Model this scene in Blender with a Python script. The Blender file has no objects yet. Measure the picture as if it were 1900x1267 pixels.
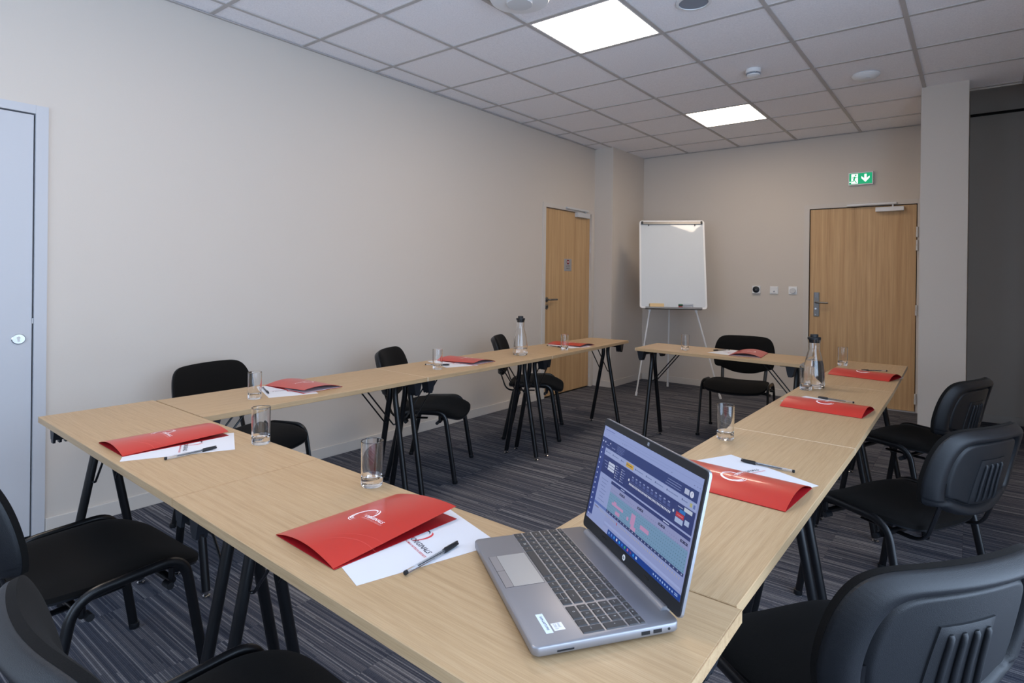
import bpy, bmesh, math, random
from math import sin, cos, pi, radians, sqrt, atan2
from mathutils import Vector, Matrix, Euler

rng = random.Random(7)
scene = bpy.context.scene
COL = scene.collection

# ------------------------------------------------------------------ camera, world, exposure
def setup_camera():
    yaw, pitch, roll = radians(37.98847742), radians(-.09346427), radians(.66673405)
    right = Vector((cos(yaw), sin(yaw), 0)); fwd = Vector((-sin(yaw), cos(yaw), 0)); up = Vector((0, 0, 1))
    f2 = fwd*cos(pitch) + up*sin(pitch); u2 = up*cos(pitch) - fwd*sin(pitch)
    r3 = right*cos(roll) + u2*sin(roll); u3 = u2*cos(roll) - right*sin(roll)
    cd = bpy.data.cameras.new('camera'); cam = bpy.data.objects.new('camera', cd); COL.objects.link(cam)
    M = Matrix((r3, u3, -f2)).transposed().to_4x4(); M.translation = Vector((3.5283, 0, 1.27))
    cam.matrix_world = M
    cd.sensor_fit = 'HORIZONTAL'; cd.sensor_width = 36; cd.lens = 36*1096.2627/1900
    cd.shift_y = -118.7084/1900; cd.clip_start = .02; cd.clip_end = 100
    scene.camera = cam
setup_camera()

vs = scene.view_settings
vs.view_transform = 'Standard'; vs.look = 'None'; vs.gamma = 1; vs.use_curve_mapping = False
vs.exposure = 1.1
scene.display_settings.display_device = 'sRGB'
SKY_STRENGTH = 2.6
PANEL_STRENGTH = 8.0
w = bpy.data.worlds.new('daylight'); scene.world = w; w.use_nodes = True
bg = w.node_tree.nodes['Background']
bg.inputs[0].default_value = (.58, .75, 1.0, 1); bg.inputs[1].default_value = SKY_STRENGTH
scene.cycles.use_denoising = True
scene.cycles.max_bounces = 12; scene.cycles.transmission_bounces = 12; scene.cycles.diffuse_bounces = 5
scene.cycles.glossy_bounces = 6; scene.cycles.transparent_max_bounces = 12
scene.cycles.sample_clamp_indirect = 8

RX, Y0, Y1, H = 4.4, -1.7, 6.892, 2.7727        # room: x 0..RX, y Y0..Y1, ceiling H
WIN = (.40, 2.40, .85, 2.40)                      # window in the wall behind the camera: x0, x1, z0, z1
WIN2 = (-1.30, 2.35, .12, 2.45)                    # window in the right-hand wall: y0, y1, z0, z1
def portal(sx, sz, loc, rot):
    l = bpy.data.lights.new('window_portal', 'AREA'); l.shape = 'RECTANGLE'; l.size = sx; l.size_y = sz; l.cycles.is_portal = True
    o = bpy.data.objects.new('window_portal', l); COL.objects.link(o); o.location = loc; o.rotation_euler = rot
portal(WIN[1]-WIN[0], WIN[3]-WIN[2], ((WIN[0]+WIN[1])/2, Y0-.13, (WIN[2]+WIN[3])/2), (radians(90), 0, 0))
portal(WIN2[1]-WIN2[0], WIN2[3]-WIN2[2], (RX+.13, (WIN2[0]+WIN2[1])/2, (WIN2[2]+WIN2[3])/2), (radians(90), 0, radians(90)))

# ------------------------------------------------------------------ materials
MATS = {}
def s2l(c):
    return tuple(((v/255)/12.92 if v/255 <= .04045 else ((v/255+.055)/1.055)**2.4) for v in c) + (1,)
def mat(name, col, rough=.5, metal=0, spec=.5, trans=0, ior=1.45, emit=None, estr=0, bump=0, bscale=100, coat=0):
    m = bpy.data.materials.new(name); m.use_nodes = True; MATS[name] = m
    nt = m.node_tree; b = nt.nodes['Principled BSDF']
    b.inputs['Base Color'].default_value = col if len(col) == 4 else s2l(col)
    b.inputs['Roughness'].default_value = rough; b.inputs['Metallic'].default_value = metal
    b.inputs['Specular IOR Level'].default_value = spec; b.inputs['Transmission Weight'].default_value = trans
    b.inputs['IOR'].default_value = ior; b.inputs['Coat Weight'].default_value = coat
    if emit: b.inputs['Emission Color'].default_value = s2l(emit); b.inputs['Emission Strength'].default_value = estr
    if bump:
        tc = nt.nodes.new('ShaderNodeTexCoord'); n = nt.nodes.new('ShaderNodeTexNoise'); bp = nt.nodes.new('ShaderNodeBump')
        n.inputs['Scale'].default_value = bscale; n.inputs['Detail'].default_value = 3
        bp.inputs['Strength'].default_value = bump; bp.inputs['Distance'].default_value = .002
        nt.links.new(tc.outputs['Object'], n.inputs['Vector']); nt.links.new(n.outputs['Fac'], bp.inputs['Height'])
        nt.links.new(bp.outputs['Normal'], b.inputs['Normal'])
    return m
def nodes_of(m): return m.node_tree, m.node_tree.nodes['Principled BSDF']
def ramp(nt, stops):
    r = nt.nodes.new('ShaderNodeValToRGB'); e = r.color_ramp.elements
    while len(e) > 1: e.remove(e[-1])
    e[0].position = stops[0][0]; e[0].color = s2l(stops[0][1])
    for p, c in stops[1:]:
        k = e.new(p); k.color = s2l(c)
    return r
def mapping(nt, scale, rand=None, coord='Object'):
    tc = nt.nodes.new('ShaderNodeTexCoord'); mp = nt.nodes.new('ShaderNodeMapping')
    mp.inputs['Scale'].default_value = scale
    if rand:
        oi = nt.nodes.new('ShaderNodeObjectInfo'); ml = nt.nodes.new('ShaderNodeVectorMath'); ml.operation = 'MULTIPLY'
        cb = nt.nodes.new('ShaderNodeCombineXYZ')
        for k in range(3): nt.links.new(oi.outputs['Random'], cb.inputs[k])
        ml.inputs[1].default_value = rand; nt.links.new(cb.outputs[0], ml.inputs[0]); nt.links.new(ml.outputs[0], mp.inputs['Location'])
    nt.links.new(tc.outputs[coord], mp.inputs['Vector'])
    return mp
def noise(nt, vec, scale=1, detail=2, rough=.5):
    n = nt.nodes.new('ShaderNodeTexNoise'); n.inputs['Scale'].default_value = scale
    n.inputs['Detail'].default_value = detail; n.inputs['Roughness'].default_value = rough
    nt.links.new(vec.outputs[0], n.inputs['Vector']); return n
def mixc(nt, mode, fac, a, b):
    m = nt.nodes.new('ShaderNodeMix'); m.data_type = 'RGBA'; m.blend_type = mode
    if isinstance(fac, (int, float)): m.inputs[0].default_value = fac
    else: nt.links.new(fac, m.inputs[0])
    nt.links.new(a, m.inputs[6]); nt.links.new(b, m.inputs[7]); return m.outputs[2]
def wood(name, cols, scale, rough=.42, rand=(13, 7, 3)):
    m = mat(name, (190, 160, 120), rough, spec=.4); nt, b = nodes_of(m)
    mp = mapping(nt, scale, rand); n = noise(nt, mp, 1, 4, .6); r = ramp(nt, cols)
    nt.links.new(n.outputs['Fac'], r.inputs[0])
    mp2 = mapping(nt, tuple(v*5 for v in scale), rand); n2 = noise(nt, mp2, 1, 3, .6)
    r2 = ramp(nt, [(.35, (216, 208, 200)), (.6, (255, 255, 255))]); nt.links.new(n2.outputs['Fac'], r2.inputs[0])
    nt.links.new(mixc(nt, 'MULTIPLY', .42, r.outputs[0], r2.outputs[0]), b.inputs['Base Color'])
    bp = nt.nodes.new('ShaderNodeBump'); bp.inputs['Strength'].default_value = .12; bp.inputs['Distance'].default_value = .0005
    nt.links.new(n2.outputs['Fac'], bp.inputs['Height']); nt.links.new(bp.outputs['Normal'], b.inputs['Normal'])
    return m

M_WALL = mat('wall_paint', (207, 198, 188), .85, spec=.2, bump=.15, bscale=260)
M_TRIM = mat('trim_paint', (206, 199, 191), .6, spec=.35)
M_CLOSET = mat('closet_paint', (192, 193, 197), .45, spec=.4)
M_GRID = mat('ceiling_grid_metal', (186, 181, 178), .6)
M_GAP = mat('shadow_gap', (30, 27, 25), .9)
M_OAK = wood('oak_laminate', [(.25, (172, 143, 107)), (.45, (182, 153, 116)), (.62, (187, 159, 123)), (.8, (177, 148, 111))], (2.6, 110, 110))
M_OAKEDGE = wood('oak_edge', [(.3, (168, 136, 100)), (.6, (188, 158, 120))], (2, 60, 60))
M_EDGEW = mat('edge_strip', (232, 218, 198), .5)
M_DOOR = wood('oak_door', [(.25, (176, 141, 98)), (.45, (196, 160, 116)), (.62, (206, 171, 127)), (.8, (184, 149, 106))], (22, 22, .5), .5)
M_BLACK = mat('black_powder_coat', (13, 14, 17), .32, spec=.5)
M_BPLAST = mat('black_plastic', (21, 23, 27), .42, spec=.5, bump=.35, bscale=900)
M_TPLAST = mat('bracket_plastic', (24, 27, 33), .45)
M_CHROME = mat('polished_metal', (190, 190, 190), .18, 1)
M_STEEL = mat('brushed_steel', (128, 126, 124), .45, 1)
M_ALU = mat('satin_aluminium', (190, 190, 194), .4, .6)
M_WHITE = mat('white_plastic', (228, 228, 228), .4)
M_LGREY = mat('light_grey_metal', (206, 206, 206), .45)
M_RED = mat('red_card', (186, 44, 32), .3, spec=.5, coat=.25)
M_REDIN = mat('red_card_inside', (170, 14, 24), .6)
M_REDWAVE = mat('red_wave_print', (206, 84, 78), .35)
M_PAPER = mat('white_paper', (214, 215, 221), .8, spec=.2)
M_INK = mat('navy_print', (34, 30, 52), .7)
M_REDINK = mat('red_print', (200, 60, 66), .7)
M_WPRINT = mat('white_print', (250, 240, 244), .5)
M_PPRINT = mat('pink_print', (226, 150, 146), .5)
M_GLASS = mat('clear_glass', (255, 255, 255), .0, spec=.5, trans=1, ior=1.47)
M_WATER = mat('water', (255, 255, 255), .0, spec=.5, trans=1, ior=1.33)
M_CLEARP = mat('clear_plastic', (240, 244, 250), .05, trans=.92, ior=1.3)
M_BOARD = mat('whiteboard_enamel', (208, 213, 217), .04, spec=.5)
M_LAP = mat('laptop_silver', (150, 150, 155), .39, .66)
M_LAPD = mat('laptop_bezel', (22, 25, 30), .4)
M_KEY = mat('laptop_key', (56, 55, 56), .55)
M_LEG = mat('key_legend_print', (190, 190, 190), .6)
M_PAD = mat('touchpad', (170, 170, 170), .35, .4)
M_STK = mat('sticker_blue_white', (214, 226, 240), .5)
M_FELT = mat('felt', (60, 50, 46), .95)
M_ERASW = mat('eraser_wood', (220, 190, 140), .6)
M_GREEN = mat('green_cap', (30, 90, 60), .4)
M_REDC = mat('red_cap', (140, 30, 36), .4)
M_SPEAK = mat('grille_grey', (134, 140, 150), .6)
M_DIFF = mat('light_diffuser', (255, 255, 255), .5, emit=(255, 236, 214), estr=PANEL_STRENGTH)
M_SIGNG = mat('exit_green', (0, 150, 100), .4, emit=(0, 160, 108), estr=.35)
M_SIGNW = mat('exit_white', (240, 250, 246), .4, emit=(240, 250, 246), estr=.45)

def carpet():
    """ribbed loop pile: every rib has a yarn tone of its own, ribs run along x"""
    m = mat('carpet_stripes', (70, 72, 80), .95, spec=.1); nt, b = nodes_of(m); L = nt.links.new
    def math_(op, a, c=None):
        n = nt.nodes.new('ShaderNodeMath'); n.operation = op
        for k, v in enumerate((a, c)):
            if v is None: continue
            if isinstance(v, (int, float)): n.inputs[k].default_value = v
            else: L(v, n.inputs[k])
        return n.outputs[0]
    tc = nt.nodes.new('ShaderNodeTexCoord'); sp = nt.nodes.new('ShaderNodeSeparateXYZ'); L(tc.outputs['Object'], sp.inputs[0])
    oi = nt.nodes.new('ShaderNodeObjectInfo'); rnd = oi.outputs['Random']
    rib = math_('MULTIPLY', sp.outputs[1], 200.0); idx = math_('FLOOR', rib)
    wig = nt.nodes.new('ShaderNodeTexWhiteNoise'); wig.noise_dimensions = '2D'
    cv0 = nt.nodes.new('ShaderNodeCombineXYZ'); L(idx, cv0.inputs[0]); L(math_('MULTIPLY', rnd, 517.0), cv0.inputs[1]); L(cv0.outputs[0], wig.inputs['Vector'])
    seg = math_('FLOOR', math_('ADD', math_('MULTIPLY', sp.outputs[0], 1.1), math_('MULTIPLY', wig.outputs['Value'], 5.0)))
    wn = nt.nodes.new('ShaderNodeTexWhiteNoise'); wn.noise_dimensions = '3D'
    cv = nt.nodes.new('ShaderNodeCombineXYZ'); L(idx, cv.inputs[0]); L(math_('MULTIPLY', rnd, 913.0), cv.inputs[1]); L(seg, cv.inputs[2]); L(cv.outputs[0], wn.inputs['Vector'])
    band = noise(nt, mapping(nt, (.8, 26, 1), (31, 47, 3)), 1, 2, .6)
    v = math_('ADD', math_('MULTIPLY', wn.outputs['Value'], .62), math_('MULTIPLY', math_('SUBTRACT', band.outputs['Fac'], .22), .68))
    r = ramp(nt, [(.12, (60, 64, 76)), (.36, (80, 83, 94)), (.48, (99, 99, 105)), (.60, (95, 96, 104)), (.74, (130, 129, 133)), (.92, (152, 151, 154))]); L(v, r.inputs[0])
    fr = math_('ABSOLUTE', math_('SUBTRACT', math_('FRACT', rib), .5))
    r2 = ramp(nt, [(.24, (255, 255, 255)), (.48, (150, 150, 158))]); L(fr, r2.inputs[0])  # groove shade between the ribs, put into the colour
    c = mixc(nt, 'MULTIPLY', .62, r.outputs[0], r2.outputs[0])
    n3 = noise(nt, mapping(nt, (420, 120, 1), (3, 5, 7)), 1, 2, .7)
    r3 = ramp(nt, [(.35, (165, 165, 170)), (.65, (255, 255, 255))]); L(n3.outputs['Fac'], r3.inputs[0])
    L(mixc(nt, 'MULTIPLY', .45, c, r3.outputs[0]), b.inputs['Base Color'])
    bp = nt.nodes.new('ShaderNodeBump'); bp.inputs['Strength'].default_value = .5; bp.inputs['Distance'].default_value = .003
    L(n3.outputs['Fac'], bp.inputs['Height']); L(bp.outputs['Normal'], b.inputs['Normal'])
    return m
M_CARPET = carpet()
def fabric():
    m = mat('black_fabric', (20, 19, 20), .95, spec=.15); nt, b = nodes_of(m)
    mp = mapping(nt, (900, 900, 900)); n = noise(nt, mp, 1, 2, .7)
    r = ramp(nt, [(.3, (8, 8, 8)), (.7, (26, 24, 23))]); nt.links.new(n.outputs['Fac'], r.inputs[0])
    nt.links.new(r.outputs[0], b.inputs['Base Color'])
    b.inputs['Sheen Weight'].default_value = .02; b.inputs['Sheen Roughness'].default_value = .5
    bp = nt.nodes.new('ShaderNodeBump'); bp.inputs['Strength'].default_value = .4; bp.inputs['Distance'].default_value = .001
    nt.links.new(n.outputs['Fac'], bp.inputs['Height']); nt.links.new(bp.outputs['Normal'], b.inputs['Normal'])
    return m
M_FABRIC = fabric()
def ceiltile():
    m = mat('mineral_tile', (226, 222, 222), .9, spec=.1); nt, b = nodes_of(m)
    mp = mapping(nt, (120, 120, 120), (9, 5, 3)); n = noise(nt, mp, 1, 4, .7)
    r = ramp(nt, [(.3, (234, 232, 235)), (.6, (248, 246, 248))]); nt.links.new(n.outputs['Fac'], r.inputs[0])
    nt.links.new(r.outputs[0], b.inputs['Base Color'])
    bp = nt.nodes.new('ShaderNodeBump'); bp.inputs['Strength'].default_value = .25; bp.inputs['Distance'].default_value = .001
    nt.links.new(n.outputs['Fac'], bp.inputs['Height']); nt.links.new(bp.outputs['Normal'], b.inputs['Normal'])
    return m
M_TILE = ceiltile()
def screenmat():
    m = mat('screen_pixels', (4, 5, 8), .35, spec=.35); nt, b = nodes_of(m)
    a = nt.nodes.new('ShaderNodeAttribute'); a.attribute_name = 'pix'
    nt.links.new(a.outputs['Color'], b.inputs['Emission Color']); b.inputs['Emission Strength'].default_value = .40
    return m
M_SCREEN = screenmat()

# ------------------------------------------------------------------ mesh helpers
def B(): return bmesh.new()
def V3(p): return Vector((p[0], p[1], p[2]))
def box(bm, c, s, rot=None, bev=0):
    g = bmesh.ops.create_cube(bm, size=1)
    M = Matrix.Translation(V3(c)) @ (rot.to_4x4() if rot else Matrix.Identity(4)) @ Matrix.Diagonal((s[0], s[1], s[2], 1))
    bmesh.ops.transform(bm, matrix=M, verts=g['verts'])
    if bev:
        es = list({e for v in g['verts'] for e in v.link_edges})
        bmesh.ops.bevel(bm, geom=es, offset=bev, segments=2, affect='EDGES', profile=.5)
def box2(bm, a, b, bev=0):
    box(bm, [(a[k]+b[k])/2 for k in range(3)], [abs(b[k]-a[k]) for k in range(3)], None, bev)
def obj(name, bm, m, parent=None, smooth=False, loc=None, rot=None):
    bmesh.ops.recalc_face_normals(bm, faces=bm.faces[:])
    me = bpy.data.meshes.new(name); bm.to_mesh(me); bm.free()
    if smooth:
        me.polygons.foreach_set('use_smooth', [True]*len(me.polygons)); me.set_sharp_from_angle(angle=radians(38))
    for q in (m if isinstance(m, (list, tuple)) else [m]): me.materials.append(q)
    o = bpy.data.objects.new(name, me); COL.objects.link(o)
    if parent: o.parent = parent
    if loc: o.location = loc
    if rot: o.rotation_euler = rot
    return o
def tag(o, label, cat, group=None):
    o['label'] = label; o['category'] = cat
    if group: o['group'] = group
    return o
def thing(name, label, cat, loc=(0, 0, 0), rz=0, group=None):
    o = bpy.data.objects.new(name, None); COL.objects.link(o); o.empty_display_size = .05
    o.location = loc; o.rotation_euler = (0, 0, rz); return tag(o, label, cat, group)
def structure(o, label=None):
    o['kind'] = 'structure'
    if label: o['label'] = label
    return o
KIDS = {}
def dup(root, loc, rz, label):
    r = root.copy(); COL.objects.link(r); r.location = loc; r.rotation_euler = (0, 0, rz); r['label'] = label
    for ch in [c for c in COL.objects if c.parent == root]:
        c2 = ch.copy(); COL.objects.link(c2); c2.parent = r
        for g in [c for c in COL.objects if c.parent == ch]:
            g2 = g.copy(); COL.objects.link(g2); g2.parent = c2
    return r
def fillet(pts, rads, n=6):
    pts = [V3(p) for p in pts]; out = [pts[0]]
    for k in range(1, len(pts)-1):
        a, p, b = pts[k-1], pts[k], pts[k+1]; r = rads[k-1]
        u = (a-p).normalized(); v = (b-p).normalized(); ang = u.angle(v)
        d = min(r/math.tan(ang/2), .49*(a-p).length, .49*(b-p).length); p0 = p+u*d; p1 = p+v*d
        for i in range(n+1):
            t = i/n; out.append((1-t)**2*p0 + 2*t*(1-t)*p + t*t*p1)
    return out+[pts[-1]]
def sweep(bm, path, a, b=None, ref=(0, 1, 0), n=10, caps=True):
    """tube along path; a = half width across ref-perpendicular, b = half width along ref"""
    b = b or a; path = [V3(p) for p in path]; ref = V3(ref); rings = []
    for k, p in enumerate(path):
        t = (path[min(k+1, len(path)-1)]-path[max(k-1, 0)]).normalized()
        s = t.cross(ref)
        if s.length < 1e-4: s = t.cross(Vector((1, .3, 0)))
        s.normalize(); q = s.cross(t).normalized()
        rings.append([bm.verts.new(p + s*a*cos(2*pi*i/n) + q*b*sin(2*pi*i/n)) for i in range(n)])
    for r0, r1 in zip(rings, rings[1:]):
        for i in range(n): bm.faces.new((r0[i], r0[(i+1) % n], r1[(i+1) % n], r1[i]))
    if caps: bm.faces.new(rings[0]); bm.faces.new(rings[-1])
def lathe(bm, prof, n=32, c=(0, 0, 0), closed=False, dense=False):
    rings = []
    if dense:
        p2 = []
        for (r0, z0), (r1, z1) in zip(prof, prof[1:]):
            p2.append((r0, z0)); L = sqrt((r1-r0)**2+(z1-z0)**2)
            if L > .006 and r0 > 1e-6 and r1 > 1e-6:
                for e in (.0012/L, .004/L, .5, 1-.004/L, 1-.0012/L):
                    if L > .01 or e in (.0012/L, 1-.0012/L): p2.append((r0+(r1-r0)*e, z0+(z1-z0)*e))
        prof = p2+[prof[-1]]
    for r, z in prof:
        if r < 1e-6: rings.append([bm.verts.new((c[0], c[1], c[2]+z))])
        else: rings.append([bm.verts.new((c[0]+r*cos(2*pi*i/n), c[1]+r*sin(2*pi*i/n), c[2]+z)) for i in range(n)])
    prs = list(zip(rings, rings[1:]))
    if closed: prs.append((rings[-1], rings[0]))
    for a, b in prs:
        for i in range(n):
            j = (i+1) % n
            if len(a) == 1 and len(b) == 1: break
            if len(a) == 1: bm.faces.new((a[0], b[i], b[j]))
            elif len(b) == 1: bm.faces.new((a[i], a[j], b[0]))
            else: bm.faces.new((a[i], a[j], b[j], b[i]))
def prism(bm, poly, z0, z1, tf=None):
    """poly in xy extruded z0..z1, tf maps Vector"""
    tf = tf or (lambda v: v)
    lo = [bm.verts.new(tf(Vector((p[0], p[1], z0)))) for p in poly]; hi = [bm.verts.new(tf(Vector((p[0], p[1], z1)))) for p in poly]
    bm.faces.new(lo[::-1]); bm.faces.new(hi)
    n = len(poly)
    for i in range(n): bm.faces.new((lo[i], lo[(i+1) % n], hi[(i+1) % n], hi[i]))
def rrect(x0, y0, x1, y1, r, n=5):
    out = []
    for cx, cy, a0 in ((x1-r, y1-r, 0), (x0+r, y1-r, 90), (x0+r, y0+r, 180), (x1-r, y0+r, 270)):
        for k in range(n+1):
            a = radians(a0+90*k/n); out.append((cx+r*cos(a), cy+r*sin(a)))
    return out
TXT = {}
def text_geo(body, shear=0.0):
    """flat outline of a word: (verts, faces), height of capitals = 1, starting at x = 0"""
    k = (body, shear)
    if k not in TXT:
        cu = bpy.data.curves.new('word', 'FONT'); cu.body = body; cu.shear = shear; cu.size = 1; cu.resolution_u = 2; cu.offset = .018 if shear else 0
        o = bpy.data.objects.new('word', cu); COL.objects.link(o)
        dg = bpy.context.evaluated_depsgraph_get(); me = bpy.data.meshes.new_from_object(o.evaluated_get(dg))
        vs_ = [(v.co.x, v.co.y) for v in me.vertices]; fs = [tuple(p.vertices) for p in me.polygons]
        bpy.data.objects.remove(o); bpy.data.curves.remove(cu); bpy.data.meshes.remove(me)
        x0 = min((v[0] for v in vs_), default=0)
        TXT[k] = ([((v[0]-x0)/.7, v[1]/.7) for v in vs_], fs, (max((v[0] for v in vs_), default=0)-x0)/.7)
    return TXT[k]
def put_text(bm, body, x, y, h, tf, width=None, shear=0, center=False, ang=0, bold=0):
    vs_, fs, wd = text_geo(body, shear)
    if not vs_: return
    sx = h if width is None else width/wd
    off = -wd*sx/2 if center else 0
    nv = [bm.verts.new(tf(x+(v[0]*sx+off)*cos(ang)-v[1]*h*sin(ang), y+v[1]*h*cos(ang)+(v[0]*sx+off)*sin(ang))) for v in vs_]
    for f in fs:
        try: bm.faces.new([nv[i] for i in f])
        except ValueError: pass
def arc_strip(bm, cx, cy, a, b, t0, t1, wmax, tf, tilt=0, n=28, peak=.5, wmin=.05):
    prev = None
    for k in range(n+1):
        u = k/n; t = radians(t0+(t1-t0)*u)
        g = min(u/peak, (1-u)/(1-peak)); wd = wmax*(wmin+(1-wmin)*sin(pi/2*g))
        pts = []
        for s in (-.5, .5):
            px, py = (a+s*wd)*cos(t), (b+s*wd)*sin(t)
            pts.append(bm.verts.new(tf(cx+px*cos(tilt)-py*sin(tilt), cy+px*sin(tilt)+py*cos(tilt))))
        if prev: bm.faces.new((prev[0], pts[0], pts[1], prev[1]))
        prev = pts
def disc(bm, cx, cy, r, tf, n=16, ry=None):
    bm.faces.new([bm.verts.new(tf(cx+r*cos(2*pi*k/n), cy+(ry or r)*sin(2*pi*k/n))) for k in range(n)])
def quad(bm, x0, y0, x1, y1, tf): bm.faces.new([bm.verts.new(tf(*p)) for p in ((x0, y0), (x1, y0), (x1, y1), (x0, y1))])
def polyf(bm, pts, tf): bm.faces.new([bm.verts.new(tf(*p)) for p in pts])

# ------------------------------------------------------------------ room shell
T = .12
def shell():
    # floor slab and carpet tiles
    bm = B(); box2(bm, (-T, Y0-T, -.1), (RX+T, Y1+T, -.004)); fl = structure(obj('floor', bm, M_GAP))
    meshes = {}
    nx, ny = 9, 18
    for i in range(nx):
        for j in range(ny):
            x0, x1 = i*.5, min((i+1)*.5, RX); y0, y1 = Y0+j*.5, min(Y0+(j+1)*.5, Y1)
            if x1-x0 < .02 or y1-y0 < .02: continue
            key = (round(x1-x0, 3), round(y1-y0, 3))
            if key not in meshes:
                bm = B(); hx, hy = key[0]/2-.0004, key[1]/2-.0004
                box2(bm, (-hx, -hy, -.006), (hx, hy, 0), 0); o = obj('carpet_tile', bm, M_CARPET, fl); meshes[key] = o.data
            else:
                o = bpy.data.objects.new('carpet_tile', meshes[key]); COL.objects.link(o); o.parent = fl
            o.location = ((x0+x1)/2, (y0+y1)/2, rng.uniform(-.0003, .0003))
    # walls
    bm = B()
    LD0, LD1, LDZ = 5.071, 6.005, 2.003         # oak door in the long wall
    CD0, CD1, CDZ = -.10, .817, 2.018           # painted closet door
    box2(bm, (-T, Y0-T, 0), (0, CD0-.05, 3.1)); box2(bm, (-T, CD0-.05, CDZ+.04), (0, CD1+.05, 3.1))
    box2(bm, (-T, CD1+.05, 0), (0, LD0-.05, 3.1)); box2(bm, (-T, LD0-.05, LDZ+.045), (0, LD1+.04, 3.1)); box2(bm, (-T, LD1+.04, 0), (0, Y1+T, 3.1))
    structure(obj('wall_left', bm, M_WALL))
    BD0, BD1, BDZ = 2.153, 3.094, 2.017
    bm = B()
    box2(bm, (0, Y1, 0), (BD0-.012, Y1+T, 3.1)); box2(bm, (BD0-.012, Y1, BDZ+.012), (BD1+.012, Y1+T, 3.1)); box2(bm, (BD1+.012, Y1, 0), (RX+T, Y1+T, 3.1))
    structure(obj('wall_back', bm, M_WALL))
    bm = B(); a0, a1, c0, c1 = WIN2
    box2(bm, (RX, Y0-T, 0), (RX+T, a0, 3.1)); box2(bm, (RX, a1, 0), (RX+T, Y1, 3.1)); box2(bm, (RX, a0, 0), (RX+T, a1, c0)); box2(bm, (RX, a0, c1), (RX+T, a1, 3.1))
    box2(bm, (3.95, 5.885, 0), (RX-.001, Y1-.001, 3.059))  # unseen block added beside the recess to keep it dark
    structure(obj('wall_right_with_block', bm, M_WALL))
    wf = B()
    for a, b in (((a0, c0), (a0+.06, c1)), ((a1-.06, c0), (a1, c1)), ((a0+.06, c0), (a1-.06, c0+.06)), ((a0+.06, c1-.06), (a1-.06, c1)), (((a0+a1)/2-.04, c0+.06), ((a0+a1)/2+.04, c1-.06))):
        box2(wf, (RX+.03, a[0], a[1]), (RX+.09, b[0], b[1]))
    structure(obj('window_2', wf, M_WHITE))
    bm = B(); x0, x1, z0, z1 = WIN
    box2(bm, (0, Y0-T, 0), (x0, Y0, 3.1)); box2(bm, (x1, Y0-T, 0), (RX, Y0, 3.1)); box2(bm, (x0, Y0-T, 0), (x1, Y0, z0)); box2(bm, (x0, Y0-T, z1), (x1, Y0, 3.1))
    structure(obj('wall_front', bm, M_WALL))
    wf = B()
    for a, b in (((x0, z0), (x0+.06, z1)), ((x1-.06, z0), (x1, z1)), ((x0+.06, z0), (x1-.06, z0+.06)), ((x0+.06, z1-.06), (x1-.06, z1)), (((x0+x1)/2-.04, z0+.06), ((x0+x1)/2+.04, z1-.06))):
        box2(wf, (a[0], Y0-.09, a[1]), (b[0], Y0-.03, b[1]))
    structure(obj('window_1', wf, M_WHITE))
    # pillar that screens the recess, and the boxed pipe chase in the corner
    PX0, PX1, PY = 3.195, 3.490, 5.575
    bm = B(); box2(bm, (PX0, PY, 0), (PX1, Y1, 3.1)); structure(obj('pillar', bm, M_WALL))
    bm = B(); box2(bm, (0, 6.085, 0), (.238, Y1, 3.1)); structure(obj('column', bm, M_WALL))
    # baseboards
    bh, bt = .075, .012
    def base(name, segs):
        bm = B()
        for a, b in segs: box2(bm, (a[0], a[1], 0), (b[0], b[1], bh), .003)
        structure(obj(name, bm, M_TRIM))
    base('baseboard_left', [((0, CD1+.052), (bt, LD0-.052)), ((0, Y0), (bt, CD0-.052))])
    base('baseboard_column', [((0, 6.085-bt), (.238+bt, 6.085)), ((.238, 6.085), (.238+bt, Y1))])
    base('baseboard_back', [((.25, Y1-bt), (BD0-.03, Y1)), ((PX1+bt, Y1-bt), (3.95, Y1))])
    base('baseboard_pillar', [((PX0-bt, PY-bt), (PX1+bt, PY)), ((PX1, PY), (PX1+bt, Y1))])
    base('baseboard_right', [((RX-bt, Y0), (RX, 5.885)), ((3.95, 5.885-bt), (RX-bt, 5.885))])
    return LD0, LD1, LDZ, CD0, CD1, CDZ, BD0, BD1, BDZ, PX1
LD0, LD1, LDZ, CD0, CD1, CDZ, BD0, BD1, BDZ, PX1 = shell()
REC_Y = 5.885                                     # the tile field stops here over the recess

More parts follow.
